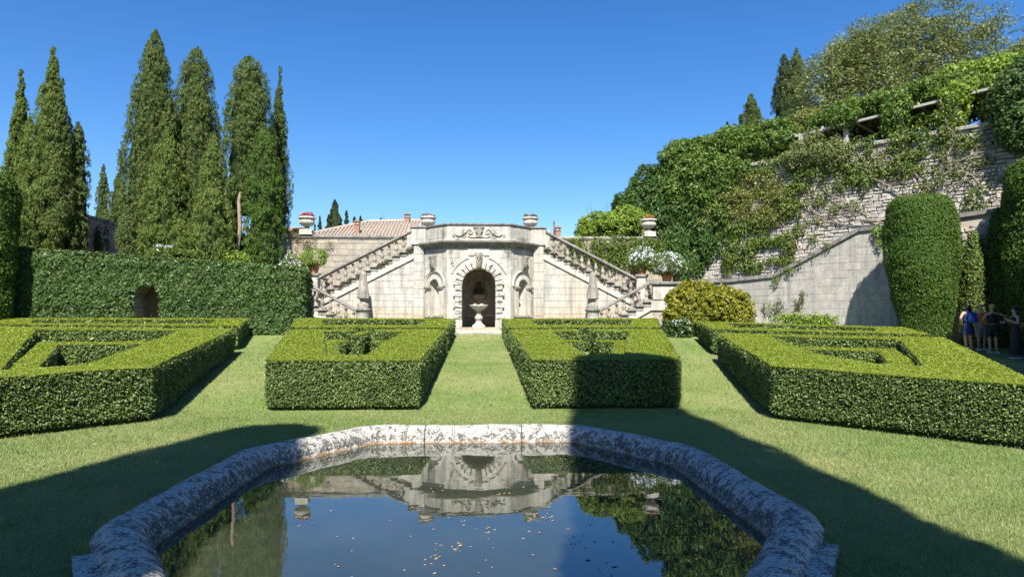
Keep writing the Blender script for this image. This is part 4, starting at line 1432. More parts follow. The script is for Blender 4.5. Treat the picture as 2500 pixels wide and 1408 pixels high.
urn(8.38, 33.25, 6.21, 1.0, 'fluted urn on a pedestal, standing before the dark wisteria', True, 'orange and red geranium in the urn before the dark wisteria', 'red', 46, ['red', 'orange', 'orange'])
urn(-2.36, 31.62, PAR+.09, .93, 'fluted urn on the grotto parapet, on the corner facing the tiled roof', False, 'geranium with few pink blooms in the parapet urn near the tiled roof', 'pink', 24, ['pink', 'pink', 'fern'])
urn(2.40, 31.62, PAR+.09, .93, 'fluted urn on the grotto parapet, on the corner facing the wisteria', False, 'small sparse geranium in the parapet urn near the wisteria', 'pink', 14, ['pink', 'red', 'fern'])

# ---- farmhouse behind the wall
house = empty('farmhouse', (-8, 48, 5.5), 'farmhouse with an old tiled hip roof showing over the terrace wall', 'house')
mb = MB()
mb.box(-12.6, -4.6, 46.2, 55, 5.4, 7.6); part(mb, 'wall', M['plaster'], house)
mb = MB()                                                 # stepped gable end under the roof edge
mb.add([(-4.62, 46.2, 7.6), (-4.62, 55, 7.6), (-4.62, 50.5, 9.3), (-5.0, 46.2, 7.6), (-5.0, 55, 7.6), (-5.0, 50.5, 9.3)], [(0, 1, 2), (5, 4, 3), (0, 2, 5, 3), (1, 4, 5, 2)])
part(mb, 'gable', M['plaster'], house)
rA, rB = np.array([-8.2, 50.5, 9.40]), np.array([-5.1, 50.5, 9.50])
eA, eB = np.array([-13.0, 45.9, 7.5]), np.array([-4.3, 45.9, 7.5])
eC = np.array([-13.0, 55.2, 7.5]); eD = np.array([-4.3, 55.2, 7.5])
rB = np.array([-4.3, 50.5, 9.48])
mb = MB()
mb.add([eA, eB, rB, rA, eC, eD], [(0, 1, 2, 3), (4, 0, 3), (5, 4, 3, 2)])
mb.add([eA-[0, 0, .12], eB-[0, 0, .12], rB-[0, 0, .12], eD-[0, 0, .12]], [(0, 1, 2), (1, 2, 3)])
roof = part(mb, 'roof', M['tile'], house)
for i, x in enumerate(np.arange(-12.8, -4.2, .235)):       # rows of half-round cover tiles
    f = np.clip((x-eA[0])/(rA[0]-eA[0]), 0, 1)
    top = eA+(rA-eA)*f if x < rA[0] else rA+(rB-rA)*((x-rA[0])/(rB[0]-rA[0]))
    bot = np.array([x, 45.9, 7.5])
    top = np.array([x, top[1], top[2]])
    n = max(2, int(np.linalg.norm(top-bot)/.4))
    mb = MB()
    for k in range(n):
        p0, p1 = bot+(top-bot)*(k/n), bot+(top-bot)*((k+1.12)/n)
        j = np.array([random.uniform(-.012, .012), 0, random.uniform(.03, .05)])
        mb.tube([p0+j+[0, 0, .02], p1+j], [.095, .075], 7, caps=True)
    t = mb.build('tile_row', M['tile'], house); t.location = rel(house, (0, 0, 0))
mb = MB()
mb.tube([eA+[0, 0, .08], rA+[0, 0, .08]], .12, 8); mb.tube([rA+[0, 0, .09], rB+[0, 0, .09]], .12, 8); mb.tube([rB+[0, 0, .05], eB+[0, 0, .05]], .1, 8)
part(mb, 'ridge_tiles', M['tile'], house, kind='stuff')
def chimney_mb(x, y, z0, z1, w, cap=True):
    mb = MB()
    mb.bbox(x-w/2, x+w/2, y-w/2, y+w/2, z0, z1-.3, .01)
    mb.bbox(x-w*.62, x+w*.62, y-w*.62, y+w*.62, z1-.32, z1-.25, .01)
    for a_ in (-1, 1):
        for b2 in (-1, 1): mb.box(x+a_*w*.38-.04, x+a_*w*.38+.04, y+b2*w*.38-.04, y+b2*w*.38+.04, z1-.25, z1-.10)
    mb.bbox(x-w*.66, x+w*.66, y-w*.66, y+w*.66, z1-.10, z1-.05, .01)
    mb.add([(x-w*.6, y-w*.6, z1-.05), (x+w*.6, y-w*.6, z1-.05), (x+w*.6, y+w*.6, z1-.05), (x-w*.6, y+w*.6, z1-.05), (x, y-w*.6, z1+.07), (x, y+w*.6, z1+.07)], [(0, 1, 4), (1, 2, 5, 4), (2, 3, 5), (3, 0, 4, 5)])
    return mb
part(chimney_mb(-8.45, 47.3, 7.7, 9.05, .33), 'chimney', M['brick'], house)
part(chimney_mb(-5.35, 50.3, 9.0, 10.05, .36), 'chimney', M['brick'], house)
mb = MB(); mb.tube([(-7.1, 50.6, 9.4), (-7.1, 50.6, 10.0)], .02, 5); mb.tube([(-7.3, 50.6, 9.93), (-6.9, 50.6, 9.93)], .012, 5); mb.tube([(-7.25, 50.6, 9.82), (-6.95, 50.6, 9.82)], .012, 5)
part(mb, 'aerial', M['rail'], house)
shed = empty('outbuilding', (-13.0, 44, 5.5), 'small tiled outbuilding peeping over the wall behind the urn with red geraniums', 'house')
mb = MB(); mb.box(-14.6, -11.9, 43.4, 47, 5.4, 7.85); part(mb, 'wall', M['plaster'], shed)
mb = MB(); mb.add([(-14.9, 43.1, 7.85), (-11.7, 43.1, 7.85), (-11.7, 46, 8.3), (-14.9, 46, 8.3), (-14.9, 47.3, 7.8), (-11.7, 47.3, 7.8), (-14.9, 43.1, 7.77), (-11.7, 43.1, 7.77)], [(0, 1, 2, 3), (3, 2, 5, 4), (6, 7, 1, 0)])
part(mb, 'roof', M['tile'], shed)
for x in np.arange(-14.8, -11.7, .235):
    mb = MB(); mb.tube([(x, 43.05, 7.89), (x, 44.6, 8.12), (x, 46, 8.33)], .09, 7)
    part(mb, 'tile_row', M['tile'], shed)
ch = empty('chimney', (5.65, 49, 5.5), 'brick chimney with a pierced cap just past the parapet urn near the wisteria', 'chimney')
part(chimney_mb(5.65, 49, 5.5, 8.95, .38), 'stack', M['brick'], ch)
mb = MB(); mb.lathe([(.05, 8.9), (.05, 9.3), (.10, 9.33), (.03, 9.40), (.08, 9.45), (.01, 9.55)], (5.42, 49.4, 0), 10)
mb.tube([(5.42, 49.4, 5.5), (5.42, 49.4, 8.95)], .06, 8)
part(mb, 'finial_post', M['brick'], ch)
# ================================================================ RETAINING WALL WITH CREEPERS
fW = Frame(9.6, 35.63, 22.1, 21.94)
rw = empty('retaining_wall', (15, 30.4, 1.2), 'tall rough stone retaining wall hung with creepers below the pergola', 'wall')
WT = 9.45
mb = MB(); mb.box(0, fW.len, 0, 1.2, .5, WT, 0, fW)
part(mb, 'wall_core', M['mortar_dark'], rw)
for u in np.arange(0, fW.len-.2, 1.5):
    mb = MB(); mb.bbox(u+.01, min(u+1.49, fW.len), -.14, .7, WT, WT+.16+random.uniform(0, .03), .03, 0, fW)
    part(mb, 'coping_stone', M['weathered'], rw)
cam_u = lambda b: (fW.o[0]+b[0]*fW.u[0]-CAM[0])**2+(fW.o[1]+b[0]*fW.u[1])**2+(b[1]-6)**2*1.5
ashlar(rw, fW, [(0, 3.0), (fW.len, 3.0), (fW.len, WT), (0, WT)], 3.0, WT, 0, fW.len, .155, (.15, .5), M['rough'], gap=.020, d0=.0, proud=.045, limit=292, rough=.62, prio=cam_u, b=.022)

fV = Frame(*(np.array([9.6, 35.63])+fW.n*.5), *(np.array([22.1, 21.94])+fW.n*.5))
lw = empty('battered_wall', (15, 30, 1.2), 'pale smooth lower wall with a coping that steps up in a slope', 'wall')
CP = [fV.uz(*p) for p in ((1640, 684), (1780, 682), (1890, 670), (2096, 558), (2180, 548), (2440, 509), (2560, 485))]
CP = [(min(u, fV.len), z) for u, z in CP]
mb = MB(); mb.prism([(CP[0][0], .6)]+CP+[(CP[-1][0], .6)], -.45, -.012, fV)
part(mb, 'wall_core', M['mortar'], lw)
UR = fV.uz(2318, 700)[0]                                     # the rustic facing starts behind the rounded topiary
for i in range(len(CP)-1):
    (u0, z0), (u1, z1) = CP[i], CP[i+1]
    mb = MB()
    dd = np.array([u1-u0, z1-z0]); dd /= np.linalg.norm(dd)
    nn = np.array([-dd[1], dd[0]])
    q = [np.array([u0, z0]), np.array([u1, z1])]
    mb.prism([tuple(q[0]-nn*.13), tuple(q[1]-nn*.13), tuple(q[1]+nn*.03), tuple(q[0]+nn*.03)], -.4, .10, fV)
    part(mb, 'coping', M['rail'], lw)
    reg = [(u0, 1.0), (u1, 1.0), (u1, z1-.12), (u0, z0-.12)]
    if u1 <= UR+.01 or i < 4:
        ashlar(lw, fV, reg, 1.0, max(z0, z1), u0, u1, .32, (.5, 1.0), M['lowwall'], gap=.006, d0=-.028, proud=.006, limit=70, b=.006, rough=.08)
    else:
        ua = max(u0, UR) if i == 4 else u0
        if i == 4:
            zc = z0+(z1-z0)*(UR-u0)/(u1-u0)
            ashlar(lw, fV, [(u0, 1.0), (UR, 1.0), (UR, zc-.12), (u0, z0-.12)], 1.0, z1, u0, UR, .32, (.5, 1.0), M['lowwall'], gap=.006, d0=-.028, proud=.006, limit=40, b=.006)
        zt = lambda u: z0+(z1-z0)*(u-u0)/(u1-u0)
        ashlar(lw, fV, [(ua, 1.0), (u1, 1.0), (u1, z1-.45), (ua, zt(ua)-.45)], 1.0, max(z0, z1), ua, u1, .15, (.12, .3), M['rough'], gap=.03, d0=.0, proud=.07, limit=90, rough=.8, b=.02)

fP = Frame(*(np.array([9.6, 35.63])-fW.n*.7), *(np.array([22.1, 21.94])-fW.n*.7))
pg = empty('pergola', (16, 31.5, 9.5), 'concrete pergola on the retaining wall, its sloping beam overgrown by wisteria', 'pergola')
PA, PB = fP.uz(1955, 333), fP.uz(2480, 205)
PTf = lambda u: PA[1]+(PB[1]-PA[1])*(u-PA[0])/(PB[0]-PA[0])
PT = PTf(10)
mb = MB()
ua_, ub_ = 1.5, fP.len-.1
us = [fP.uz(px, 300)[0] for px in (1840, 1955, 2065, 2200, 2340)]+[fP.uz(2560, 190)[0]]
for u in us:
    mb = MB(); mb.bbox(u-.10, u+.10, -.10, .10, 9.0, PTf(u)-.005, .02, 0, fP)
    part(mb, 'post', M['cement'], pg)
for u in np.arange(us[0]+.6, us[-1], 1.3):
    mb = MB(); mb.bbox(u-.05, u+.05, .12, 3.2, PTf(u)+.15, PTf(u)+.26, .015, 0, fP)
    part(mb, 'cross_beam', M['cement'], pg)
for k in range(len(us)-1):
    z0, z1 = PTf(us[k]), PTf(us[k+1])
    mb = MB(); mb.prism([(us[k]+.006, z0), (us[k+1]-.006, z1), (us[k+1]-.006, z1+.10), (us[k]+.006, z0+.10)], -.08, .08, fP)
    part(mb, 'beam', M['cement'], pg)
mb = MB()
ext = Frame(9.0, 35.625, 23.5, 22.94)
mb.plate([(0, 1), (0, 9.3), (fW.len, 9.3), (fW.len, 1)], [], -40, -1.25, fW)
part_ = mb.build('upper_hill', M['earth'], label='garden ground above the retaining wall', kind='structure')

def creeper(label, pats, fr, mat, size=.12, dens=1.0, thick=.30, droop=.5, thr=-.28, cat='creeper', group=None, stems=6, name='creeper'):
    """leaves growing over a wall; pats are (px, py, rx, ry) seen in the picture, put on the wall plane"""
    mb = MB()
    allc = []
    for px, py, rx, ry in pats:
        u, z = fr.uz(px, py)
        ru = abs(fr.uz(px+rx, py)[0]-fr.uz(px-rx, py)[0])/2
        rz = abs(fr.uz(px, py+ry)[1]-fr.uz(px, py-ry)[1])/2
        allc.append((u, z, ru, rz))
    o3 = np.array(fr.p(np.mean([c[0] for c in allc]), min(c[1]-c[3] for c in allc), 0))
    n3 = np.array([fr.n[0], fr.n[1], 0])
    for u, z, ru, rz in allc:
        n = int(ru*rz*math.pi*70*dens)+4
        a = rng.random(n)*2*math.pi; q = np.sqrt(rng.random(n))
        edge = 1+.25*np.sin(a*3+u*5)+.15*np.sin(a*7+z*3)
        U, Z = u+ru*q*edge*np.cos(a), z+rz*q*edge*np.sin(a)
        C = fr.pts(U, Z, .06+thick*.7*rng.random(n)*(1.05-q))
        k = wob(C*1.7, 1.6, u)+.25*rng.normal(size=n) > thr
        C = C[k]
        if len(C) == 0: continue
        P, N = clump_cloud(C, .13+.1*rng.random(len(C)), 9, np.tile(n3+[0, 0, .3], (len(C), 1)), (1, 1, 1.1), .7)
        d = (P[:, 0]-fr.o[0])*fr.n[0]+(P[:, 1]-fr.o[1])*fr.n[1]
        P = P+n3*np.maximum(0, .05-d)[:, None]
        mb.leaves(leafverts(P-o3, N+[0, 0, .2], size, .5, .6, (0, 0, -1), droop, .2), 0)
        for s_ in range(stems):
            uu, zz = u+random.uniform(-.8, .8)*ru, z-rz*random.uniform(.4, 1.3)
            pts = []
            for t in np.linspace(0, 1, 7):
                pts.append(np.array(fr.p(uu, zz, .07))-o3)
                uu += random.uniform(-.3, .45)*ru*.4; zz += rz*.32*random.uniform(.2, 1.2)
            mb.tube(pts, np.linspace(.018, .006, 7), 4, 1)
    return mb.build(name, [M[mat], M['bark']], None, tuple(o3), label=label, cat=cat, group=group)

fB = Frame(2.4, 33.02, 10.6, 33.02)
fBL = Frame(-11.4, 33.02, -2.4, 33.02)
creeper('dark glossy creeper covering the terrace wall behind the flower pots', [(1440, 612, 60, 26), (1500, 615, 70, 28), (1545, 605, 45, 25), (1470, 640, 50, 18), (1530, 640, 40, 18), (1605, 615, 34, 32), (1600, 600, 26, 18), (1400, 600, 28, 14)], fB, 'vine', .12, 1.3, .25)
creeper('creeper hanging over the bare end of the terrace wall', [(1650, 610, 34, 40), (1670, 650, 30, 36), (1640, 575, 30, 20)], fB, 'wist_dark', .14, 1.6, .5, stems=2)
creeper('thick dark creeper filling the corner between terrace wall and retaining wall', [(1660, 520, 50, 70), (1670, 590, 50, 60), (1650, 640, 28, 45), (1700, 560, 50, 60), (1730, 600, 36, 40), (1690, 650, 30, 30)], fW, 'wist_dark', .15, 1.4, .7, stems=3)
creeper('dense dark wisteria curtain draped over the far end of the retaining wall', [(1720, 470, 60, 60), (1690, 430, 60, 50), (1740, 420, 50, 40), (1660, 470, 50, 60), (1770, 520, 26, 40)], fW, 'wist', .17, 1.5, .8, stems=3)
creeper('yellow green shrub sprays hanging above the bare stones', [(1790, 480, 55, 24), (1850, 445, 60, 30), (1760, 520, 50, 18), (1720, 545, 40, 14), (1850, 500, 55, 36), (1900, 480, 40, 34), (1890, 530, 50, 25)], fW, 'shrub_y', .10, 1.6, .6, stems=8)
creeper('creeper cascade in the middle of the retaining wall', [(1925, 510, 46, 28), (1960, 470, 40, 24), (1850, 545, 40, 22), (1800, 560, 40, 20), (1975, 430, 60, 26)], fW, 'vine', .12, 1.4, .45)
creeper('big grey green bush hanging over the wall coping beneath the pergola posts', [(1990, 375, 62, 44), (2050, 380, 36, 36), (1940, 390, 36, 28)], fW, 'olive', .10, 3.2, 1.1, stems=8)
creeper('hanging creeper strip beside the square creeper loop', [(1792, 600, 14, 40), (1786, 640, 22, 28), (1800, 575, 14, 16)], fW, 'vine', .12, 1.7, .3, thr=-.6)
creeper('creeper forming a square loop on the wall', [(1832, 620, 17, 40), (1860, 594, 42, 12), (1905, 590, 34, 13), (1928, 600, 14, 30), (1840, 655, 30, 14), (1905, 638, 34, 9)], fW, 'vine', .12, 1.7, .3, thr=-.6)
creeper('small creeper patches beside the steep coping of the lower wall', [(1955, 570, 18, 12), (2005, 495, 30, 14), (2040, 460, 30, 14), (2000, 540, 14, 10)], fW, 'vine', .11, .9, .2)
creeper('bright creeper patch above the big clipped topiary', [(2110, 440, 44, 26), (2085, 415, 40, 18), (2160, 415, 40, 16), (2210, 410, 40, 20)], fW, 'vine', .12, 1.3, .35)
creeper('creeper climbing to the coping near the thin leaning stem', [(2200, 350, 34, 20), (2250, 330, 32, 26), (2310, 330, 28, 36), (2320, 280, 26, 34), (2360, 350, 30, 18), (2230, 385, 50, 18)], fW, 'vine', .12, 1.3, .4)
creeper('scattered creeper sprays on the sunlit upper wall', [(2420, 320, 24, 14), (2400, 395, 34, 20), (2290, 440, 40, 26), (2340, 425, 30, 16), (2390, 480, 40, 26), (2370, 520, 40, 18), (2140, 370, 40, 14), (2100, 350, 40, 16)], fW, 'vine', .11, .65, .3)
creeper('yellowish creeper tuft on the lower wall beside the clipped topiary', [(2150, 565, 14, 14), (2150, 590, 9, 12)], fV, 'lime', .10, 1.4, .2, stems=1)
creeper('ivy tufts rooted along the sloping coping of the lower wall', [(2022, 601, 8, 5), (1983, 627, 8, 7), (1926, 660, 16, 7), (1955, 642, 6, 5), (1898, 685, 10, 8)], fV, 'vine', .08, 2.4, .15, stems=0)
creeper('thin half bare creeper at the foot of the lower wall', [(1890, 750, 28, 18), (1950, 745, 10, 18), (1960, 720, 8, 14)], fV, 'vine', .08, .45, .12, stems=9)
creeper('leafy sucker shoots above the rear hedge by the wall foot', [(1935, 782, 40, 14), (2000, 780, 30, 10), (2010, 785, 40, 10)], Frame(*(np.array([9.6, 35.63])+fW.n*.9), *(np.array([22.1, 21.94])+fW.n*.9)), 'lime', .13, 2.2, .3, stems=2)
creeper('airy creeper trailing from the coping in the middle of the sunlit wall', [(2130, 395, 60, 22), (2060, 440, 40, 22), (2190, 440, 40, 20), (2240, 470, 36, 18), (2020, 470, 36, 18)], fW, 'shrub_y', .10, .42, .25, stems=7)
creeper('thin creeper network under the highest stretch of coping', [(2400, 345, 60, 24), (2330, 390, 50, 22), (2440, 430, 40, 24), (2280, 370, 44, 20), (2450, 300, 40, 12)], fW, 'vine', .10, .4, .25, stems=8)
creeper('creeper hanging over the first bare stretch of coping', [(1810, 425, 34, 26), (1770, 430, 26, 34), (1880, 410, 24, 18)], fW, 'wist', .15, 1.4, .6, stems=3)
creeper('small leaf sprays dotted between the square creeper loop and the bare stems', [(1985, 590, 16, 12), (2040, 510, 24, 14), (2090, 500, 26, 14), (1960, 555, 22, 12), (1870, 560, 30, 14)], fW, 'vine', .10, .9, .25, stems=4)
# bare woody stems
wd = MB()
o3 = np.array(fW.p(10, 6, 0))
for px, py, dx, dy, k in ((2180, 545, -190, -25, 11), (2170, 540, -150, -40, 9), (2120, 520, -120, -70, 9), (2060, 545, -110, -20, 8), (2440, 360, -170, 60, 10), (2470, 330, -120, 20, 9), (2330, 330, -25, 120, 8), (2300, 250, 38, 120, 9), (2250, 430, -100, -60, 8), (2000, 520, -80, -60, 8), (1950, 600, -60, -90, 8), (2390, 420, -140, 80, 9), (2200, 480, -130, -110, 9), (2420, 470, -120, -90, 9)):
    pts = []
    for t in np.linspace(0, 1, k):
        u, z = fW.uz(px+dx*t+random.uniform(-7, 7), py+dy*t+random.uniform(-7, 7))
        pts.append(np.array(fW.p(u, z, .10+.12*math.sin(t*3.1)))-o3)
    wd.tube(pts, np.linspace(.035, .010, k), 5)
    for _ in range(6):
        i = random.randrange(1, k-1)
        q = [pts[i]]
        for _2 in range(4): q.append(q[-1]+np.array([*(fW.u*random.uniform(-.3, .3)), random.uniform(-.3, .12)])+np.array([fW.n[0], fW.n[1], 0])*.03)
        wd.tube(q, np.linspace(.012, .004, 5), 4)
wd.build('woody_vine', M['bark_pale'], None, tuple(o3), label='bare woody vine stems crossing the sunlit retaining wall', cat='creeper')

# ferns on the grotto and the terrace wall
FERNS = [(fBL, 727, 578, 7, 12, 'under the coping next to the cypresses'), (fBL, 748, 592, 15, 7, 'below the urn with red geraniums'), (fBL, 750, 604, 6, 6, 'drooping under the widest tuft'), (fBL, 768, 584, 3, 4, 'just past the widest tuft'), (fBL, 757, 612, 4, 5, 'halfway down the wall'), (fBL, 750, 620, 5, 6, 'just above the white flowers'), (fBL, 807, 597, 7, 5, 'in the middle of the wall'), (fBL, 797, 610, 5, 6, 'brownish, in the middle of the wall'), (fBL, 725, 607, 5, 4, 'by the shaded end of the wall')]
for fr, px, py, rx, ry, w in FERNS:
    creeper('small fern tuft on the grey terrace wall, '+w, [(px, py, rx*.75, ry*.75)], fr, 'fern', .05, 6, .09, stems=0, thr=-2, cat='fern', group='fern tufts on the grey terrace wall', name='wall_fern')
for fr, px, py, rx, ry, w in ((fF, 1133, 571, 3, 7, 'on the parapet beside the scroll nearest the tiled roof'), (fF, 1208, 571, 3, 9, 'on the parapet beside the scroll nearest the wisteria'), (fF, 1120, 583, 4, 4, 'at the parapet foot under the scroll'), (fL, 1109, 614, 4, 4, 'under the cornice on the side of the tiled roof'), (fF, 1240, 612, 4, 8, 'long and brown under the cornice'), (fR, 1275, 588, 9, 3, 'along the parapet foot'), (fR, 1313, 590, 7, 5, 'at the end of the cornice'), (fL, 1087, 567, 2, 6, 'on the canted parapet'), (fB, 1428, 652, 5, 6, 'between the balusters')):
    creeper('small fern tuft on the grotto, '+w, [(px, py, rx*.7, ry*.8)], fr, 'fern', .045, 7, .05, stems=0, thr=-2, cat='fern', group='fern tufts on the grotto', name='wall_fern')

# ---- dark wisteria mound, shrubs behind the wall
def E(px, py, Y, rx, ry, rd=None):
    c = aty(px, py, Y); k = Y/F_PX
    return (c, (rx*k, (rd if rd is not None else rx*k*.8), ry*k))
def PG(px, py, rx, ry, off=.15, rd=.35):
    """a clump hanging at the pergola's front line"""
    n3 = np.array([fP.n[0], fP.n[1], 0])
    c = on_plane(px, py, (fP.o[0], fP.o[1], 0), n3)+n3*off
    k = np.linalg.norm(c-CAM)/F_PX
    return (c, (rx*k, rd, ry*k))
mass('shrub', 'bright green shrub on the terrace wall next to the urn with orange flowers', 'shrub', [E(1470, 555, 34.6, 56, 34), E(1530, 545, 34.8, 52, 38), E(1435, 568, 34.4, 26, 20)], 'lime', .12, 30, .2, 20, group='shrubs on the terrace')
mass('wisteria', 'dark green wisteria mound stepping up behind the terrace wall', 'wisteria', [E(1545, 505, 36.5, 46, 32), E(1600, 470, 36.5, 60, 60), E(1640, 520, 36.0, 70, 70)], 'wist_dark', .19, 26, .3, 22, .36, droop=.5)
mass('wisteria', 'wisteria mound leaning against the end of the pergola', 'wisteria', [E(1680, 400, 35.6, 64, 54), E(1740, 440, 34.8, 60, 70), E(1655, 455, 36, 50, 50), E(1730, 365, 35.4, 50, 24)], 'wist', .20, 26, .3, 22, .36, droop=.5)
mass('wisteria', 'wisteria over the low end of the pergola beam', 'wisteria', [E(1800, 350, 34.0, 62, 36), E(1850, 360, 33.2, 50, 44), E(1900, 338, 32.2, 48, 42), E(1790, 405, 33.4, 46, 34), E(1860, 400, 32.6, 40, 26)], 'wist', .18, 26, .3, 20, .4, droop=.5)
mass('wisteria', 'yellowing wisteria sprays above the second pergola post', 'wisteria', [E(1975, 295, 32.4, 40, 20), E(2020, 290, 32, 50, 22), E(1935, 320, 32.6, 30, 18)], 'shrub_y', .14, 26, .25, 18, .45, droop=.4, core=False)
mass('wisteria', 'wisteria roof along the middle of the pergola beam', 'wisteria', [PG(2080, 258, 66, 22, -1.3, 1.0), PG(2170, 236, 66, 22, -1.3, 1.0), PG(2260, 212, 66, 24, -1.3, 1.0), PG(2320, 196, 50, 24, -1.3, 1.0), PG(2010, 282, 40, 18, -1.2, .9)], 'wist', .16, 26, .25, 20, .42, droop=.5)
mass('wisteria', 'bright wisteria spilling over the highest stretch of the beam', 'wisteria', [E(2360, 192, 28.0, 70, 32), E(2440, 178, 26.6, 60, 36), E(2500, 175, 26, 50, 44), PG(2400, 198, 50, 14, -.9), PG(2460, 188, 40, 14, -.9)], 'lime', .16, 26, .25, 20, .45, droop=.5)
mass('wisteria', 'loose wisteria hanging in front of the upper posts', 'wisteria', [PG(2420, 250, 30, 14, -.9), PG(2250, 288, 26, 12, -.8)], 'wist', .15, 26, .22, 16, .42, droop=.6, core=False)
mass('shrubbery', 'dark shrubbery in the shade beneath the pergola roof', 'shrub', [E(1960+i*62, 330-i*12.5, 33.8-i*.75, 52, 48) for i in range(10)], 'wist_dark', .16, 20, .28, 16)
mass('wisteria', 'wisteria swag over the beam between the second and third pergola posts', 'wisteria', [PG(2062, 292, 24, 20), PG(2075, 282, 18, 18)], 'wist', .15, 34, .2, 18, .4, droop=.5, core=False)
mass('wisteria', 'wisteria swag hiding the middle post of the pergola', 'wisteria', [PG(2190, 282, 22, 38), PG(2196, 258, 20, 18), PG(2185, 310, 16, 20)], 'wist', .15, 34, .2, 18, .4, droop=.5, core=False)
mass('wisteria', 'bright wisteria swag hanging past the beam below the high spill', 'wisteria', [PG(2332, 262, 24, 40), PG(2335, 232, 22, 20), PG(2322, 298, 18, 20)], 'lime', .15, 34, .2, 18, .4, droop=.5, core=False)
mass('wisteria', 'loose wisteria tendrils over the lowest stretch of beam', 'wisteria', [PG(1880, 348, 36, 20), PG(1915, 342, 18, 14), PG(1850, 362, 34, 24)], 'wist', .15, 34, .2, 18, .4, droop=.5, core=False)
mass('wisteria', 'wisteria fringe lying along the top of the pergola beam', 'wisteria', [PG(1985+i*38, 296-i*9.4, 24, 8+2*(i % 3), -.7, .4) for i in range(13)], 'wist', .14, 40, .16, 16, .4, droop=.4, core=False)
mass('holm_oak', 'dark holm oak foliage at the very edge beside the pergola', 'tree', [PG(2492, 255, 34, 66, .9, .7), PG(2505, 320, 34, 50, 1.0, .7), PG(2475, 300, 20, 34, .8, .5)], 'ivy', .12, 34, .22, 20)
pb = MB()                                                  # pods and racemes under the pergola roof
o3 = np.array(fP.p(9, 11, 0))
for u in np.concatenate([rng.uniform(3, 15, 60), rng.uniform(13, fP.len-1, 60)]):
    p = np.array(fP.p(u, PTf(u)+random.uniform(.05, .5), .25+random.uniform(-.2, .3)))-o3
    L = random.uniform(.10, .2)
    pb.tube([p, p-[0, 0, L*.5], p-[0, 0, L]], [.008, .02, .006], 5)
pb.build('seed_pods', M['lime'], None, tuple(o3), label='pale seed pods hanging in the pergola wisteria', kind='stuff')

# ---- oak-like trees above
def airy_tree(label, region, Y, depth, base, n, mat, limbs, size=.15):
    """crown of loose leaf clumps filling an outline seen at distance Y, with a trunk and limbs inside"""
    pts = [aty(px, py, Y) for px, py in region]
    poly = [(p[0], p[2]) for p in pts]
    xs, zs = [p[0] for p in poly], [p[1] for p in poly]
    X = rng.uniform(min(xs), max(xs), n*3); Z = rng.uniform(min(zs), max(zs), n*3)
    k = in_poly(X, Z, poly)
    X, Z = X[k][:n], Z[k][:n]
    D = rng.uniform(-1, 1, len(X))*depth
    C = np.stack([X, Y+D, Z], 1)
    keep = wob(C*.8, 1.5, base[0])+.4*rng.normal(size=len(C)) > -.42
    C = C[keep]
    C = C+rng.normal(size=C.shape)*.12
    root = empty('oak_tree', base, label, 'tree')
    o = np.array(base)
    P, N = clump_cloud(C-o, .2+.3*rng.random(len(C)), 30, None, (1.2, 1.2, .7))
    mb = MB(); mb.leaves(leafverts(P, N+[0, 0, .6], size, .42, .7), 0)
    mb.build('crown', M[mat], root)
    tb = MB()
    for path in limbs:
        q = [np.array(base)-o]+[aty(px, py, Y+dy)-o for px, py, dy in path]
        q2 = []
        for i in range(len(q)-1):
            for t in np.linspace(0, 1, 5)[:-1]: q2.append(q[i]*(1-t)+q[i+1]*t+rng.normal(size=3)*.06)
        q2.append(q[-1])
        tb.tube(q2, np.linspace(.19, .025, len(q2)), 7)
        for _ in range(10):
            i = random.randrange(len(q2)//3, len(q2)-1)
            w = [q2[i]]
            for _2 in range(4): w.append(w[-1]+np.array([random.uniform(-.5, .5), random.uniform(-.4, .4), random.uniform(.0, .55)]))
            tb.tube(w, np.linspace(.04, .01, 5), 5)
    tb.build('trunk', M['bark'], root)
    return root
airy_tree('tall airy oak with a domed crown behind the pergola', [(2050, 200), (2065, 110), (2140, 60), (2200, 24), (2260, 22), (2330, 34), (2360, 60), (2400, 62), (2425, 95), (2410, 125), (2370, 160), (2330, 210), (2260, 250), (2150, 250)], 38, 2.4, (22.4, 38, 9.3), 1955, 'olive', [[(2270, 200, 0), (2275, 140, 0), (2310, 90, -.5), (2400, 90, 0)], [(2250, 200, .5), (2230, 120, .4), (2200, 50, 0)], [(2200, 210, 0), (2140, 150, .3), (2090, 90, 0)], [(2290, 180, -.8), (2370, 120, -.5)]])
airy_tree('lower spreading oak between the cypress and the domed oak', [(1955, 300), (1962, 190), (2000, 130), (2040, 105), (2085, 70), (2130, 80), (2150, 160), (2180, 240), (2120, 270), (2040, 290)], 37, 2.0, (19.6, 37, 9.3), 1054, 'olive', [[(2060, 230, 0), (2035, 190, 0), (2030, 160, 0)], [(2080, 220, 0), (2090, 130, .3), (2110, 90, 0)]])
airy_tree('grey green oak at the top edge above the bright wisteria', [(2320, 220), (2380, 165), (2410, 150), (2440, 120), (2475, 105), (2560, 120), (2560, 190), (2420, 215)], 36, 1.8, (27.5, 36, 9.3), 714, 'olive', [[(2480, 190, 0), (2470, 130, 0)], [(2440, 200, 0), (2420, 160, 0)]])

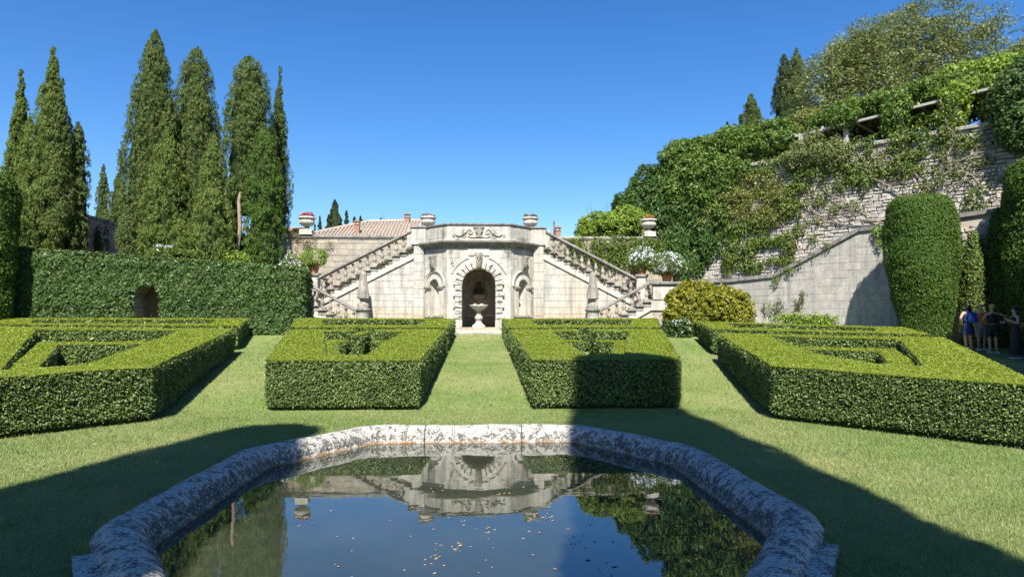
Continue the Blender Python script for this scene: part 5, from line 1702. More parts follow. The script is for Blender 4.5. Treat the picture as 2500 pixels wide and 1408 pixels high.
# ================================================================ CYPRESSES
def cyp(px, py, hw, Y, z0, label, mat='cyp', group=None, dens=1.0, **k):
    t = aty(px, py, Y)
    return cypress(t[0], Y, z0, t[2]-z0, hw*Y/F_PX, label, mat=mat, group=group, dens=dens, **k)
WIDE = ([0, .05, .2, .45, .7, .86, .95, 1], [.7, .9, 1, .93, .68, .40, .2, .04])
FULL = ([0, .05, .2, .5, .75, .9, .97, 1], [.75, .92, 1, .97, .8, .5, .22, .03])
SLIM = ([0, .08, .3, .55, .8, .93, 1], [.8, 1, .95, .72, .38, .16, .04])
ZL = 3.85
GC = 'cypresses on the raised terrace'
cyp(68, 174, 36, 33.5, ZL, 'slender spired cypress, outermost on the terrace', 'cyp_lit', GC, prof=SLIM, lean=(-.03, 0))
cyp(33, 290, 30, 32.6, ZL, 'short cypress half hidden by the clipped dark column', 'cyp_lit', GC, prof=SLIM)
cyp(131, 122, 62, 32.5, ZL+.6, 'broad pointed cypress with tangled bare stems at its foot', 'cyp_lit', GC, prof=([0, .08, .25, .45, .62, .75, .85, 1], [.55, .95, 1, .9, .62, .36, .20, .05]), trunk=[(0, 0, -.6), (.1, 0, 2)], skirt=.8)
cyp(152, 196, 28, 32.0, ZL+2, 'secondary spire leaning on the broad pointed cypress', 'cyp', GC, prof=SLIM)
cyp(192, 302, 24, 32.8, ZL, 'dark narrow cypress beside the shaded garden wall', 'cyp', GC, prof=FULL)
cyp(206, 425, 10, 33.2, ZL, 'very thin dark cypress touching the shaded wall', 'cyp_far', GC, prof=FULL)
cyp(253, 404, 20, 45, 3.85, 'small distant cypress standing alone behind the shaded wall', 'cyp', GC, prof=WIDE)
cyp(290, 418, 26, 43, 3.85, 'small distant cypress touching the tallest one', 'cyp', GC, prof=WIDE)
cyp(379, 78, 66, 33.6, ZL, 'tallest cypress with a bird on its tip', 'cyp', GC, prof=WIDE, dens=1.1)
cyp(415, 235, 36, 32.6, ZL, 'cypress growing against the flank of the tallest one', 'cyp', GC, prof=WIDE)
cyp(410, 318, 50, 31.6, ZL-.1, 'fresh green cypress in front of the tallest one', 'cyp_lit', GC, prof=WIDE)
cyp(440, 540, 30, 31.0, ZL-.4, 'young bushy cypress at the foot of the fresh green one', 'cyp_lit', GC, prof=FULL)
cyp(482, 118, 56, 34.2, ZL, 'blunt topped cypress second from the tallest', 'cyp', GC, prof=FULL)
cyp(487, 206, 52, 33.0, ZL, 'grey green cypress with a visible leaning stem', 'cyp', GC, prof=WIDE, trunk=[(.9, -.9, .1), (.5, -.7, 2.0), (.1, -.4, 4.5)])
cyp(524, 330, 42, 31.9, ZL, 'cypress with swept sprays in front of the leaning stem', 'cyp_lit', GC, prof=WIDE)
cyp(520, 468, 48, 31.0, ZL-.4, 'low fresh cypress swept sideways above the ivy wall', 'cyp_lit', GC, prof=FULL)
cyp(610, 143, 56, 32.6, ZL+3.2, 'round shouldered cypress with a tall bare pale trunk', 'cyp', GC, prof=([0, .06, .18, .45, .7, .88, .96, 1], [.35, .62, .92, 1, .86, .58, .3, .05]), trunk=[(.05, -1.0, -3.3), (-.06, -1.02, -2.0), (.03, -.95, -.7), (-.1, -.8, .6), (-.02, -.4, 1.6), (-.05, -.1, 3)], trunk_r=.10, skirt=.0)
cyp(648, 316, 41, 31.6, ZL-.4, 'dense dark green cypress next to the bare trunk', 'yew', GC, prof=FULL)
cyp(572, 470, 28, 32.6, ZL, 'shaded cypress behind the bare trunk', 'cyp_far', GC, prof=FULL)
cyp(683, 167, 27, 34.4, 5.4, 'slim cypress with a needle tip behind the terrace wall end', 'cyp', GC, prof=([0, .06, .25, .5, .72, .85, .92, 1], [.85, 1, 1, .85, .55, .26, .12, .05]))
tb = aty(640, 575, 31)
GF = 'far cypresses on the skyline'
cyp(818, 492, 21, 62, 5.5, 'largest distant cypress above the tiled roof, double tipped', 'cyp_far', GF, prof=WIDE, size=.26, clump=.35, dens=.6)
cyp(803, 528, 12, 61, 5.5, 'low distant cypress leaning on the largest distant one', 'cyp_far', GF, prof=WIDE, size=.26, dens=.6)
cyp(781, 531, 5, 63, 5.5, 'thin distant cypress closest to the urn with red geraniums', 'cyp_far', GF, prof=FULL, size=.2, dens=.8)
cyp(769, 551, 5, 70, 5.5, 'tiny distant cypress tip close to the urn', 'cyp_far', GF, prof=WIDE, size=.2, dens=.6)
cyp(846, 518, 10, 62, 5.5, 'middle sized distant cypress above the tiled roof', 'cyp_far', GF, prof=WIDE, size=.24, dens=.6)
cyp(865, 533, 7, 64, 5.5, 'small distant cypress touching a bushy one on the roof line', 'cyp_far', GF, prof=WIDE, size=.22, dens=.6)
cyp(880, 531, 10, 66, 5.5, 'bushy distant cypress low on the roof line', 'cyp_far', GF, prof=FULL, size=.24, dens=.6)
cyp(930, 534, 5, 66, 5.5, 'tiny cypress tip beside the roof aerial', 'cyp_far', GF, prof=WIDE, size=.2, dens=.6)
GR = 'cypresses above the retaining wall'
cyp(1914, 136, 31, 41, 9.3, 'big dark cypress above the retaining wall', 'cyp_far', GR, prof=FULL)
cyp(1944, 120, 27, 41.5, 9.3, 'twin spire joined to the big dark cypress above the wall', 'cyp', GR, prof=FULL)
cyp(1834, 232, 40, 42, 9.3, 'pale smaller cypress above the retaining wall', 'cyp', GR, prof=WIDE)
cyp(2430, 83, 10, 42, 9.3, 'thin cypress tip beside the domed oak', 'cyp', GR, prof=SLIM)
cyp(1808, 285, 12, 41, 9.3, 'dark ragged conifer tip touching the pale cypress', 'wist_dark', GR, prof=WIDE, size=.2, dens=.5)
cyp(1776, 303, 12, 41, 9.3, 'lowest dark ragged conifer tip on the hill', 'wist_dark', GR, prof=WIDE, size=.2, dens=.5)
# bird on the tallest one
bp = aty(379, 79, 33.6)
bd = MB()
bd.ellipsoid((0, 0, .06), (.15, .055, .055)); bd.ellipsoid((.15, 0, .12), (.045, .04, .04)); bd.tube([(.19, 0, .12), (.25, 0, .11)], [.015, .003], 5)
bd.tube([(-.10, 0, .07), (-.28, 0, .05)], [.045, .02], 6); bd.tube([(0, 0, .03), (0, 0, -.06)], .008, 4)
for q in range(len(bd.V)): bd.V[q] = bd.V[q]*.6
bd.build('bird', plain('bird feathers', (.35, .34, .32)), None, tuple(bp), label='small pale bird perched on the tip of the tallest cypress', cat='bird')

# clipped topiary
def topiary(x, y, z0, prof, label, mat='yew', sx=1.0, lean=(0, 0), name='topiary', size=.11, n_k=1.0, group='clipped cypress topiaries'):
    """prof: (height, radius) list; a smooth clipped body"""
    h = prof[-1][0]
    hs = np.array([p[0] for p in prof]); rs = np.array([p[1] for p in prof])
    area = 2*math.pi*np.trapz(rs, hs)+math.pi*rs[-2]**2
    n = int(area*520*n_k)
    tz = np.concatenate([np.linspace(prof[0][0], h, 60)])
    w = np.interp(tz, hs, rs)
    dz = np.gradient(w, tz)
    wt_ = w*np.sqrt(1+np.minimum(dz**2, 400)); cdf = np.cumsum(wt_)/wt_.sum()
    z = np.interp(rng.random(n), cdf, tz)
    a = rng.random(n)*2*math.pi
    r = np.interp(z, hs, rs)*(1+.025*np.sin(a*4+z)+.03*np.sin(z*2.3+a*2)+.018*np.sin(z*5.1-a*3))
    sl = np.interp(z, tz, dz)
    N = unit(np.stack([np.cos(a), np.sin(a), -np.clip(sl, -6, 6)], 1))
    P = np.stack([lean[0]*z+r*np.cos(a)*sx, lean[1]*z+r*np.sin(a), z], 1)
    P = P+N*(.028*rng.normal(size=(n, 1))+.045*wob(P, 2.2)[:, None])
    mb = MB()
    aa = np.linspace(0, 2*math.pi, 18, endpoint=False)
    mb.loft([[(lean[0]*q+np.interp(q, hs, rs)*.96*math.cos(x_)*sx, lean[1]*q+np.interp(q, hs, rs)*.96*math.sin(x_), q-.03) for x_ in aa] for q in np.unique(np.concatenate([hs, np.linspace(prof[0][0], h, 14)]))], 1)
    mb.leaves(leafverts(P, N, size, .4, .55, (0, 0, 1), .45, .35), 0)
    mb.tube([(0, 0, -.1), (0, 0, prof[0][0]+.3)], .16, 8, 2)
    return mb.build(name, [M[mat], M['box_in'], M['bark']], None, (x, y, z0), label=label, cat='topiary', group=group)
zg = float(lawn_z(24.5))
topiary(16.5, 24.5, zg, [(.0, .68), (.8, .80), (2.0, 1.06), (3.2, 1.20), (4.3, 1.19), (5.0, 1.13), (5.4, 1.03), (5.6, .7), (5.67, .05)], 'big top heavy clipped cypress with a flat top, casting its shadow on the pale wall', lean=(-.02, 0), size=.075, n_k=2.3)
topiary(19.75, 22.3, float(lawn_z(22)), [(.0, 1.3), (1.5, 1.5), (4, 1.55), (6.0, 1.5), (6.6, 1.3), (6.85, .8), (6.95, .05)], 'tall dark clipped cypress behind the pair of visitors at the edge')
topiary(18.3, 24.3, float(lawn_z(25)), [(.0, .55), (1.5, .52), (2.8, .42), (3.5, .32), (4.1, .2), (4.3, .04)], 'slim young cypress in front of the rustic wall, lit at its tip', 'cyp_lit')
topiary(18.95, 23.9, float(lawn_z(24)), [(.0, .4), (2.5, .45), (4.2, .36), (4.9, .2), (5.2, .04)], 'narrow young cypress squeezed against the tall dark one', 'yew')
topiary(17.3, 25.2, float(lawn_z(25))+1.4, [(0, .1), (.3, .32), (.7, .3), (.95, .05)], 'small loose bush sticking out beside the big topiary trunk', 'yew')
topiary(-20.1, 28.2, float(lawn_z(28)), [(.0, .9), (1.0, 1.25), (4, 1.35), (6.0, 1.3), (6.5, 1.1), (6.7, .6), (6.8, .05)], 'tall clipped cypress column at the edge, half lit, before the ivy wall', 'yew', size=.13)
topiary(-21.6, 22.6, float(lawn_z(22)), [(.0, 1.6), (5, 1.7), (7.5, 1.5), (8.6, .9), (9.0, .05)], 'clipped cypress column beside the lawn, off the ivy wall', 'yew', size=.16, n_k=.5)
for x, y, h in ((15.4, 14.6, 6.6), (17.3, 16.8, 9.2), (19.6, 17.4, 11.5), (22.5, 18.5, 10.0)):
    topiary(x, y, float(lawn_z(y)), [(.0, 1.25), (4, 1.35), (h-1.6, 1.25), (h-.6, .9), (h, .05)], 'clipped cypress column of the row along the lawn edge, shading the visitors', 'yew', size=.2, n_k=.3, group='cypress columns shading the visitors')
for x, h, k, lab in ((-4.55, 17.2, .9, 'tall clipped cypress behind the viewer whose shadow crosses the lawn on the ivy wall side'), (1.98, 21.6, 1.06, 'tall clipped cypress behind the viewer whose shadow reaches the central hedge')):
    topiary(x, -3.0, .1, [(.0, 2.0), (8, 1.75), (h-4, 1.3), (h-1.6, 1.0*k), (h-.7, .95*k), (h-.25, .7*k), (h, .05)], lab, 'yew', size=.2, n_k=.35, group='clipped cypresses behind the pool')

# ---- the ivy-clad wall with an arch
iw = empty('ivy_wall', (-13.1, 29.7, 1.45), 'long ivy covered wall with a small stone arch opening', 'wall')
fI = Frame(-19.3, 29.45, -7.50, 29.30)
AU = (-13.93+19.3); AR, AS = .62, 3.02
itop = lambda u: 5.02-(5.02-4.20)*u/fI.len
mb = MB()
mb.plate([(0, 1.2), (0, itop(0)-.06), (fI.len, itop(fI.len)-.06), (fI.len, 1.2), (AU+AR, 1.2)]+arc(AU, AS, AR, 0, math.pi, 17)+[(AU-AR, 1.2)], [], -1.1, -.05, fI)
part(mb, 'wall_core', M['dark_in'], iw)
mb = MB()
V0 = [(AU+AR-.03, 1.3)]+arc(AU, AS, AR-.03, 0, math.pi, 17)+[(AU-AR+.03, 1.3)]
for z in (1.45, 1.85, 2.25, 2.65, 3.05):                    # the stone lining in courses
    for s in (-1, 1):
        b2 = MB(); b2.bbox(*sorted((AU+s*(AR-.05), AU+s*(AR+.2))), .12, 1.6, z, min(z+.39, 3.02) if z < 3 else z+.01, .012, 0, fI)
        if z < 3: part(b2, 'stone', M['backwall'], iw)
for k in range(9):
    a0, a1 = math.pi*k/9+.012, math.pi*(k+1)/9-.012
    b2 = MB(); b2.prism([(AU+(AR-.05)*math.cos(t), AS+(AR-.05)*math.sin(t)) for t in np.linspace(a0, a1, 4)]+[(AU+(AR+.15)*math.cos(t), AS+(AR+.15)*math.sin(t)) for t in np.linspace(a1, a0, 4)], -1.6, -.12, fI)
    part(b2, 'stone', M['backwall'], iw)
b2 = MB(); b2.box(AU-1, AU+1, 1.6, 1.8, 1.2, 4.2, 0, fI); part(b2, 'arch_back', M['mortar'], iw)
fI2 = Frame(*fI.p(0, 0, -1.58)[:2], *fI.p(fI.len, 0, -1.58)[:2])
ashlar(iw, fI2, [(AU-.9, 1.3), (AU+.9, 1.3), (AU+.9, 3.7), (AU-.9, 3.7)], 1.45, 3.7, AU-.8, AU+.8, .40, (.4, .7), M['backwall'], gap=.012, b=.01)
n = 15500
U, Z = rng.random(n)*fI.len, 1.5+rng.random(n)*3.6
k = (Z < itop(U)+.02) & ~((np.abs(U-AU) < AR-.04) & (Z < AS)) & ~(np.hypot(U-AU, Z-AS) < AR-.04)
U, Z = U[k], Z[k]
D = .05+.13*wob(fI.pts(U*1.1, Z, 0), 1.2)+.07*wob(fI.pts(U*2.6, Z*2.4, 0), 1.5, 2.0)+.06*rng.random(len(U))-.25*np.clip((Z-itop(U)+.25)/.25, 0, 1)**2
C = fI.pts(U, Z, D)
P, N = clump_cloud(C, .10, 5, np.tile([fI.n[0], fI.n[1], .25], (len(C), 1)), (1, 1, 1), .9)
mb = MB(); mb.leaves(leafverts(P, N+[0, 0, .3], .125, .62, .65, (0, 0, -1), .35), 0)
n = 5600
U, D = rng.random(n)*fI.len, -rng.random(n)*1.1
C = fI.pts(U, itop(U)+.03*rng.normal(size=n), D)
P, N = clump_cloud(C, .13, 5, np.tile([0, 0, 1.0], (n, 1)), (1, 1, 1), .6)
mb.leaves(leafverts(P, N, .12, .6, .8), 0)
n = 1400                                                   # the end that turns toward the stair
D, Z = -rng.random(n)*1.1, 1.5+rng.random(n)*2.7
C = fI.pts(fI.len+.04*rng.normal(size=n), Z, D)
P, N = clump_cloud(C, .12, 5, np.tile([1.0, 0, .2], (n, 1)), (1, 1, 1), .9)
mb.leaves(leafverts(P, N, .12, .6, .7), 0)
part(mb, 'ivy', M['ivy'], iw, kind='stuff')
# wall in shade behind the trees, low wall at the edge
gw = empty('garden_wall', (-19.9, 36, 3.8), 'shaded stone garden wall with a coping behind the broad cypress', 'wall')
fG = Frame(-19.7, 40, -19.7, 33.2)
fG = Frame(-19.7, 33.0, -19.7, 41.0)
mb = MB(); mb.box(0, 8, .0, .6, 3.6, 7.25, 0, fG); part(mb, 'wall_core', M['mortar_dark'], gw)
mb = MB(); mb.bbox(0, 8, -.08, .7, 7.25, 7.42, .03, 0, fG); part(mb, 'coping', M['rail'], gw)
ashlar(gw, fG, [(0, 3.8), (8, 3.8), (8, 7.24), (0, 7.24)], 3.8, 7.24, 0, 8, .36, (.5, .9), M['backwall'], gap=.014, proud=.012)
creeper('dark ivy at the foot of the shaded garden wall', [(250, 590, 26, 40), (225, 600, 20, 30)], Frame(-19.0, 36, -16, 36.2), 'ivy', .14, 1.5, .5, cat='ivy', name='ivy')
ew = empty('edge_wall', (-21.8, 30.2, 1.4), 'dark low wall in the shade between the clipped column and the ivy wall', 'wall')
mb = MB(); mb.box(-24, -19.35, 30.1, 30.9, 1.2, 4.5); part(mb, 'wall_core', M['mortar_dark'], ew)
mb = MB(); mb.bbox(-24, -19.3, 30.0, 31, 4.5, 4.68, .03); part(mb, 'coping', M['rail'], ew)

# ---- shrubs and pots
mass('golden_shrub', 'big rounded golden green shrub at the corner of stair and wall', 'shrub', [E(1700, 735, 29.2, 70, 42), E(1755, 750, 28.8, 76, 48), E(1680, 775, 28.8, 54, 34), E(1790, 775, 28.4, 48, 34)], 'gold', .12, 36, .17, 20, .55, .65)
mass('flowering_bush', 'low bush with white flowers under the golden shrub', 'shrub', [E(1665, 800, 28.2, 26, 24), E(1640, 806, 28.4, 14, 18)], 'ivy', .08, 44, .12, 18, extra=Flowers(['blue_white'], [E(1665, 800, 28.2, 26, 24)], 26, .05))
def pot(x, y, z, k, label, plant, plabel, rx, rz, mat, fl, n, cat='flower', up=.0):
    p = empty('flower_pot', (x, y, z), label, 'flower pot', 'terracotta pots on the stair landings')
    mb = MB(); mb.lathe([(.17*k, 0), (.18*k, .02), (.25*k, .34*k), (.27*k, .36*k), (.285*k, .37*k), (.285*k, .45*k), (.26*k, .455*k), (.24*k, .40*k), (.02, .40*k)], seg=22); mb.build('body', M['terracotta'], p)
    mb = MB(); mb.lathe([(.262*k, .27*k), (.272*k, .285*k), (.266*k, .30*k)], seg=22); mb.build('band', M['terracotta'], p)
    ell = [((x, y, z+.42*k+rz*.72), (rx, rx*.9, rz)), ((x-.4*rx, y-.2, z+.42*k+rz*.5), (rx*.6, rx*.6, rz*.6)), ((x+.45*rx, y-.2, z+.42*k+rz*.5), (rx*.6, rx*.6, rz*.6))]
    mass(plant, plabel, cat, ell, mat, .085, 46, .13, 14, .5, .8, core=False, extra=Flowers(['blue_white'], ell, n, .06) if fl else None)
k33 = 31.5/F_PX
pot(-7.56, 31.57, 4.24, 1.0, 'terracotta pot on the newel pier near the ivy wall', 'potted_shrub', 'bright lime leafed shrub in the pot on the newel near the ivy wall', .52, .40, 'lime', False, 0, 'shrub')
pot(-8.75, 32.0, 3.9, .9, 'terracotta pot half hidden behind the ivy wall end', 'plumbago', 'white flowered plumbago behind the end of the ivy wall', .62, .48, 'vine', True, 34)
pot(7.62, 31.6, 4.24, .95, 'terracotta pot on the newel pier near the golden shrub', 'plumbago', 'pale blue plumbago in the pot on the newel pier', .62, .52, 'vine', True, 62)
pot(8.62, 30.9, 3.86, 1.05, 'terracotta pot on the landing parapet over the golden shrub', 'plumbago', 'wide pale blue plumbago spilling over the landing parapet pot', .78, .50, 'vine', True, 80)
mass('plumbago', 'white plumbago blossom on the ivy wall below the tallest cypress', 'flower', [E(400, 618, 30.3, 26, 16), E(440, 622, 30.4, 18, 12)], 'vine', .09, 46, .12, 14, core=False, extra=Flowers(['blue_white'], [E(400, 614, 30.2, 24, 15)], 22, .07))
mass('shrub', 'small yellow green shrub on the ivy wall beside the bare trunk', 'shrub', [E(578, 632, 30.3, 22, 17), E(595, 640, 30.2, 14, 12)], 'lime', .09, 44, .13, 16)
rs = MB()
o3 = aty(1440, 560, 34.6)
for px, py, dx in ((1437, 490, 18), (1431, 500, 10), (1452, 512, -8), (1473, 505, 4), (1478, 500, 7), (1484, 494, -2), (1420, 530, 20)):
    a_, b2 = aty(px+dx, 560, 34.6)-o3, aty(px, py, 34.6)-o3
    rs.tube([a_, a_*.45+b2*.55+[.02, 0, .05], b2], [.014, .010, .004], 4)
rs.build('reed', M['wist_dark'], None, tuple(o3), label='few thin reed stalks rising above the bright green shrub', cat='reeds')
rk = MB()
for i in range(16):
    q = rng.normal(size=2)
    rk.ellipsoid((i*.22-1.7+q[0]*.06, q[1]*.12, .06), (.11+.05*random.random(), .1, .07), 0, 7, 4)
rk.build('rubble', M['rough'], None, (18.9, 24.9, float(lawn_z(25))), label='loose stones along the foot of the rustic wall', kind='stuff')
mb = MB(); mb.bbox(-.22, .22, -.15, .2, 0, 1.35, .03)
mb.build('stone_pillar', M['lowwall'], None, (17.55, 25.2, float(lawn_z(25))), rot=(0, 0, -.7), label='short pale stone pillar next to the trunk of the big topiary', cat='pillar')
#@@PEOPLE

# ================================================================ VISITORS
import bmesh
skin = plain('skin', (.42, .26, .18), .6, .3, .05)
hair_d = plain('dark hair', (.018, .012, .010), .45, .4, .3, 40)
hair_b = plain('blond hair', (.40, .28, .13), .5, .4, .3, 40)
cl = {'black': plain('black cloth', (.018, .018, .02)), 'navy': plain('navy cloth', (.018, .03, .11)), 'blue': plain('blue nylon', (.02, .07, .32)), 'orange': plain('orange cloth', (.55, .12, .03)), 'denim': plain('pale denim', (.22, .35, .55)), 'check': plain('grey check cloth', (.22, .2, .17)), 'white': plain('white leather', (.6, .58, .55)), 'eye': plain('dark eye', (.02, .015, .01))}
def person(x, y, face, h, label, pose, hair, build):
    """pose: dict of joint offsets in the person's own frame (x to the person's right, y forward, z up), for a 1.65 m figure"""
    z = float(lawn_z(y))+.125                            # on the raised grass
    root = empty('person', (x, y, z), label, 'person', rz=face)
    k = h/1.65
    J = dict(pelvis=(0, 0, .92), waist=(0, .0, 1.05), chest=(0, .0, 1.25), neck0=(0, -.01, 1.40), neck1=(0, .005, 1.47), jaw=(0, .025, 1.525), skull=(0, .005, 1.585), crown=(0, -.005, 1.635), nose=(0, .10, 1.55),
             shR=(.165, 0, 1.365), shL=(-.165, 0, 1.365), elR=(.22, -.03, 1.10), elL=(-.22, -.03, 1.10), wrR=(.24, .06, .88), wrL=(-.24, .06, .88),
             hipR=(.09, 0, .87), hipL=(-.09, 0, .87), knR=(.10, .02, .48), knL=(-.10, .02, .48), anR=(.10, -.02, .085), anL=(-.10, -.02, .085), toR=(.12, .13, .035), toL=(-.12, .13, .035))
    J.update(pose)
    Rr = dict(pelvis=(.135, .10), waist=(.115, .085), chest=(.14, .095), neck0=(.06, .06), neck1=(.05, .05), jaw=(.062, .068), skull=(.078, .088), crown=(.05, .055), nose=(.016, .016),
              shR=(.055,)*2, shL=(.055,)*2, elR=(.042,)*2, elL=(.042,)*2, wrR=(.028,)*2, wrL=(.028,)*2, hipR=(.088,)*2, hipL=(.088,)*2, knR=(.056,)*2, knL=(.056,)*2, anR=(.038,)*2, anL=(.038,)*2, toR=(.034,)*2, toL=(.034,)*2)
    Ed = [('pelvis', 'waist'), ('waist', 'chest'), ('chest', 'neck0'), ('neck0', 'neck1'), ('neck1', 'jaw'), ('jaw', 'skull'), ('skull', 'crown'), ('jaw', 'nose')]
    for s in 'RL':
        Ed += [('chest', 'sh'+s), ('sh'+s, 'el'+s), ('el'+s, 'wr'+s), ('pelvis', 'hip'+s), ('hip'+s, 'kn'+s), ('kn'+s, 'an'+s), ('an'+s, 'to'+s)]
        w, e = np.array(J['wr'+s]), np.array(J['el'+s])
        d = unit(w-e)
        J['palm'+s] = tuple(w+d*.07); Rr['palm'+s] = (.034, .022); Ed.append(('wr'+s, 'palm'+s))
        side = unit(np.cross(d, [0, 0, 1.0])+1e-6)
        bend = np.array([0, 0, -.3])
        for i, L in enumerate((.055, .068, .072, .064, .05)):
            b = w+d*(.03 if i == 0 else .085)+side*((i-2.5)*.018 if i else -.045)
            m = b+(d*(.6 if i else .35)+side*(0 if i else -.5))*L*.6
            t = m+unit(d+bend)*L*.5
            for nm, q in (('f%d%sa' % (i, s), b), ('f%d%sb' % (i, s), m), ('f%d%sc' % (i, s), t)):
                J[nm] = tuple(q); Rr[nm] = (.0095, .0095)
            Ed += [('palm'+s, 'f%d%sa' % (i, s)), ('f%d%sa' % (i, s), 'f%d%sb' % (i, s)), ('f%d%sb' % (i, s), 'f%d%sc' % (i, s))]
    names = list(J)
    me = bpy.data.meshes.new('body')
    me.from_pydata([tuple(k*c for c in J[n]) for n in names], [(names.index(a), names.index(b)) for a, b in Ed], [])
    bm = bmesh.new(); bm.from_mesh(me); ly = bm.verts.layers.skin.verify(); bm.verts.ensure_lookup_table()
    for n, v in zip(names, bm.verts):
        v[ly].radius = (Rr[n][0]*k, Rr[n][1]*k); v[ly].use_root = n == 'pelvis'
    bm.to_mesh(me); bm.free()
    ob = put('body', me, root)
    md = ob.modifiers.new('skin', 'SKIN'); md.branch_smoothing = .4; md.use_smooth_shade = True
    sb = ob.modifiers.new('smooth', 'SUBSURF'); sb.levels = sb.render_levels = 1
    dg = bpy.context.evaluated_depsgraph_get()
    m2 = bpy.data.meshes.new_from_object(ob.evaluated_get(dg))
    ob.modifiers.clear(); ob.data = m2
    m2.materials.clear(); m2.materials.append(skin)
    def tub(nm, rings, mat, n=16):
        """a garment wound round the body: (centre, rx, ry) rings"""
        a = np.linspace(0, 2*math.pi, n, endpoint=False)
        mb = MB(); mb.loft([[(k*(c[0]+rx*math.cos(t)), k*(c[1]+ry*math.sin(t)), k*c[2]) for t in a] for c, rx, ry in rings], 0, True)
        return mb.build(nm, mat, root)
    sk = np.array(J['skull'])
    for s in (-1, 1):
        mb = MB(); mb.ellipsoid(tuple(k*(np.array(J['jaw'])+[s*.03, .062, .035])), (.011*k, .008*k, .008*k), 0, 8, 5); mb.build('eye', cl['eye'], root)
    mb = MB(); mb.tube([tuple(k*(np.array(J['jaw'])+[-.022, .062, -.022])), tuple(k*(np.array(J['jaw'])+[.022, .062, -.022]))], .006*k, 5); mb.build('mouth', plain('lips', (.35, .12, .1)), root)
    hm, hl = hair
    mb = MB()
    mb.ellipsoid(tuple(k*(sk+[0, -.022, .015])), (.092*k, .098*k, .088*k), 0, 14, 8)
    if hl > 0:
        a = np.linspace(0, 2*math.pi, 12, endpoint=False)
        mb.loft([[tuple(k*(sk+np.array([w*math.cos(t), -.055+d_*math.sin(t), dz]))) for t in a] for dz, w, d_ in ((.02, .09, .05), (-.08, .105, .05), (-.2, .115, .045), (-hl, .07, .03))], 0, True)
    elif hl < 0:
        mb.ellipsoid(tuple(k*(sk+[0, -.11, .05])), (.045*k, .045*k, .045*k), 0, 10, 6)
    mb.build('hair', hm, root)
    build(root, tub, J, k)
    return root
def dress(mat, hem, flare=.2, top=1.36):
    def f(root, tub, J, k):
        tub('dress', [((0, 0, hem), flare, flare*.8), ((0, 0, .80), .185, .145), ((0, 0, .92), .165, .125), ((0, 0, 1.06), .138, .108), ((0, 0, 1.24), .165, .12), ((0, 0, 1.30), .16, .11), ((0, 0, top), .10, .075)], cl[mat])
    return f
def shorts(root, tub, J, mat, hem=.62):
    tub('shorts', [((0, 0, .80), .185, .14), ((0, 0, .92), .165, .125), ((0, 0, 1.03), .145, .112)], cl[mat])
    for s in (-1, 1): tub('trouser_leg', [((s*.10, .01, hem), .098, .105), ((s*.095, 0, .86), .105, .12)], cl[mat])
def vest(root, tub, mat, low=.95):
    tub('vest', [((0, 0, low), .165, .125), ((0, 0, 1.06), .14, .11), ((0, 0, 1.24), .165, .122), ((0, 0, 1.30), .155, .11), ((0, 0, 1.37), .085, .07)], cl[mat])
def shoes(root, mat='white'):
    for s in (-1, 1):
        mb = MB()
        mb.loft([[(s*.11+dx*.045, y_, max(.0, z_)) for dx, z_ in ((-1, 0), (1, 0), (.9, h_*.6), (0, h_), (-.9, h_*.6))] for y_, h_ in ((-.09, .07), (-.02, .085), (.08, .06), (.17, .04), (.19, .02))], 0, True)
        mb.build('shoe', cl[mat], root)
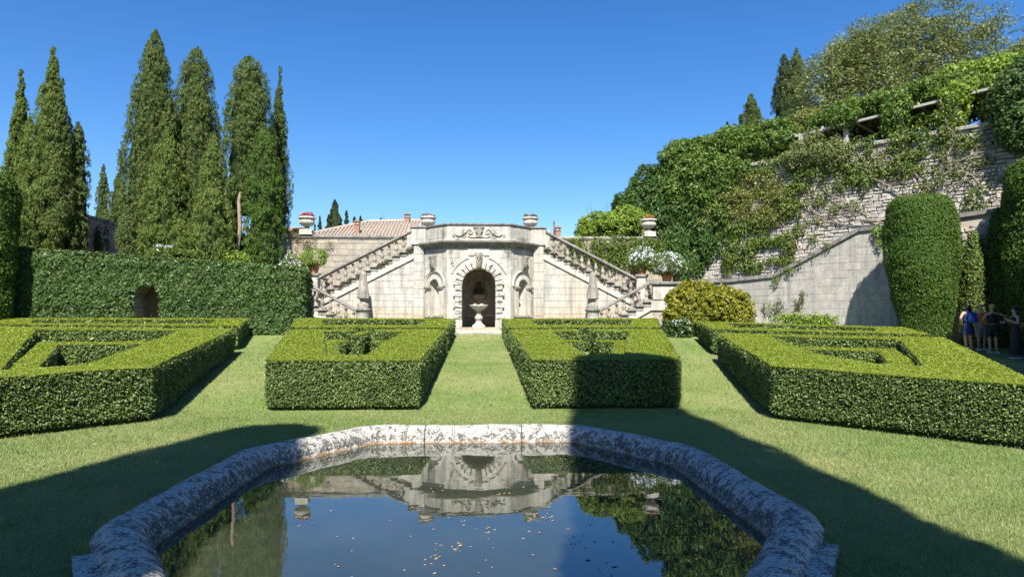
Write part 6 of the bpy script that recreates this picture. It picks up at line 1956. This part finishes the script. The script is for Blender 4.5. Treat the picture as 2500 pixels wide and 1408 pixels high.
# woman with blue backpack, seen from behind, hands on hips
def b1(root, tub, J, k):
    dress('navy', .60, .20)(root, tub, J, k); shoes(root)
    bp = empty('backpack', (0, 0, 0)); bp.parent = root
    mb = MB()
    mb.bbox(-.15, .15, -.29, -.11, 1.0, 1.36, .06); mb.bbox(-.12, .12, -.34, -.28, 1.02, 1.20, .03)
    mb.build('bag', cl['blue'], bp)
    for s in (-1, 1):
        mb = MB(); mb.tube([(s*.10, -.12, 1.34), (s*.11, -.03, 1.42), (s*.11, .10, 1.34), (s*.13, .11, 1.2), (s*.14, -.1, 1.06)], .018, 6); mb.build('strap', cl['blue'], bp)
hips = dict(elR=(.36, -.06, 1.16), wrR=(.20, .06, 1.02), elL=(-.36, -.06, 1.16), wrL=(-.20, .06, 1.02))
person(16.55, 22.4, R(10), 1.64, 'person with long dark hair and a blue backpack over a navy dress, hands on hips', hips, (hair_d, .30), b1)
# woman in black vest and shorts with a bun, seen from behind, arm stretched out
def b2f(root, tub, J, k):
    vest(root, tub, 'black'); shorts(root, tub, J, 'black', .56); shoes(root)
    tub('belt', [((0, 0, .985), .172, .132), ((0, 0, 1.005), .172, .132)], cl['orange'])
    mb = MB(); mb.tube([(.12, -.10, 1.38), (.18, -.16, 1.2), (.26, -.10, .95), (.24, .05, .98)], .014, 5); mb.bbox(.20, .36, -.12, .02, .80, 1.0, .03); mb.build('bag', cl['black'], root)
    mb = MB(); mb.bbox(.24, .40, .0, .012, 1.0, 1.08, .003); mb.build('leaflet', cl['white'], root)
person(17.25, 22.2, R(-12), 1.62, 'person with a blond bun in a black vest and shorts, pointing sideways', dict(elR=(.44, .02, 1.26), wrR=(.66, .12, 1.20), elL=(-.30, -.02, 1.14), wrL=(-.16, .14, 1.06)), (hair_b, -1), b2f)
# boy in orange top between them, facing the viewer
def b3(root, tub, J, k):
    vest(root, tub, 'orange', .88); shorts(root, tub, J, 'check', .50); shoes(root)
person(17.42, 22.95, R(172), 1.56, 'person in an orange top and checked shorts, facing us between two others', {}, (hair_b, 0), b3)
def b4(root, tub, J, k):
    dress('black', .12, .22)(root, tub, J, k); shoes(root, 'white')
person(17.0, 20.9, R(78), 1.63, 'person in a long black dress with dark hair, turned to the group with hands clasped', dict(elR=(.20, .02, 1.12), wrR=(.05, .22, 1.24), elL=(-.20, .02, 1.12), wrL=(-.05, .22, 1.25)), (hair_d, .12), b4)
def b5(root, tub, J, k):
    vest(root, tub, 'black'); shorts(root, tub, J, 'denim', .70); shoes(root, 'white')
person(17.12, 20.4, R(82), 1.66, 'person in pale denim shorts and a black top at the very edge', dict(elR=(.20, .0, 1.10), wrR=(.10, .20, 1.08), elL=(-.21, .02, 1.10), wrL=(-.08, .22, 1.14)), (hair_d, .16), b5)
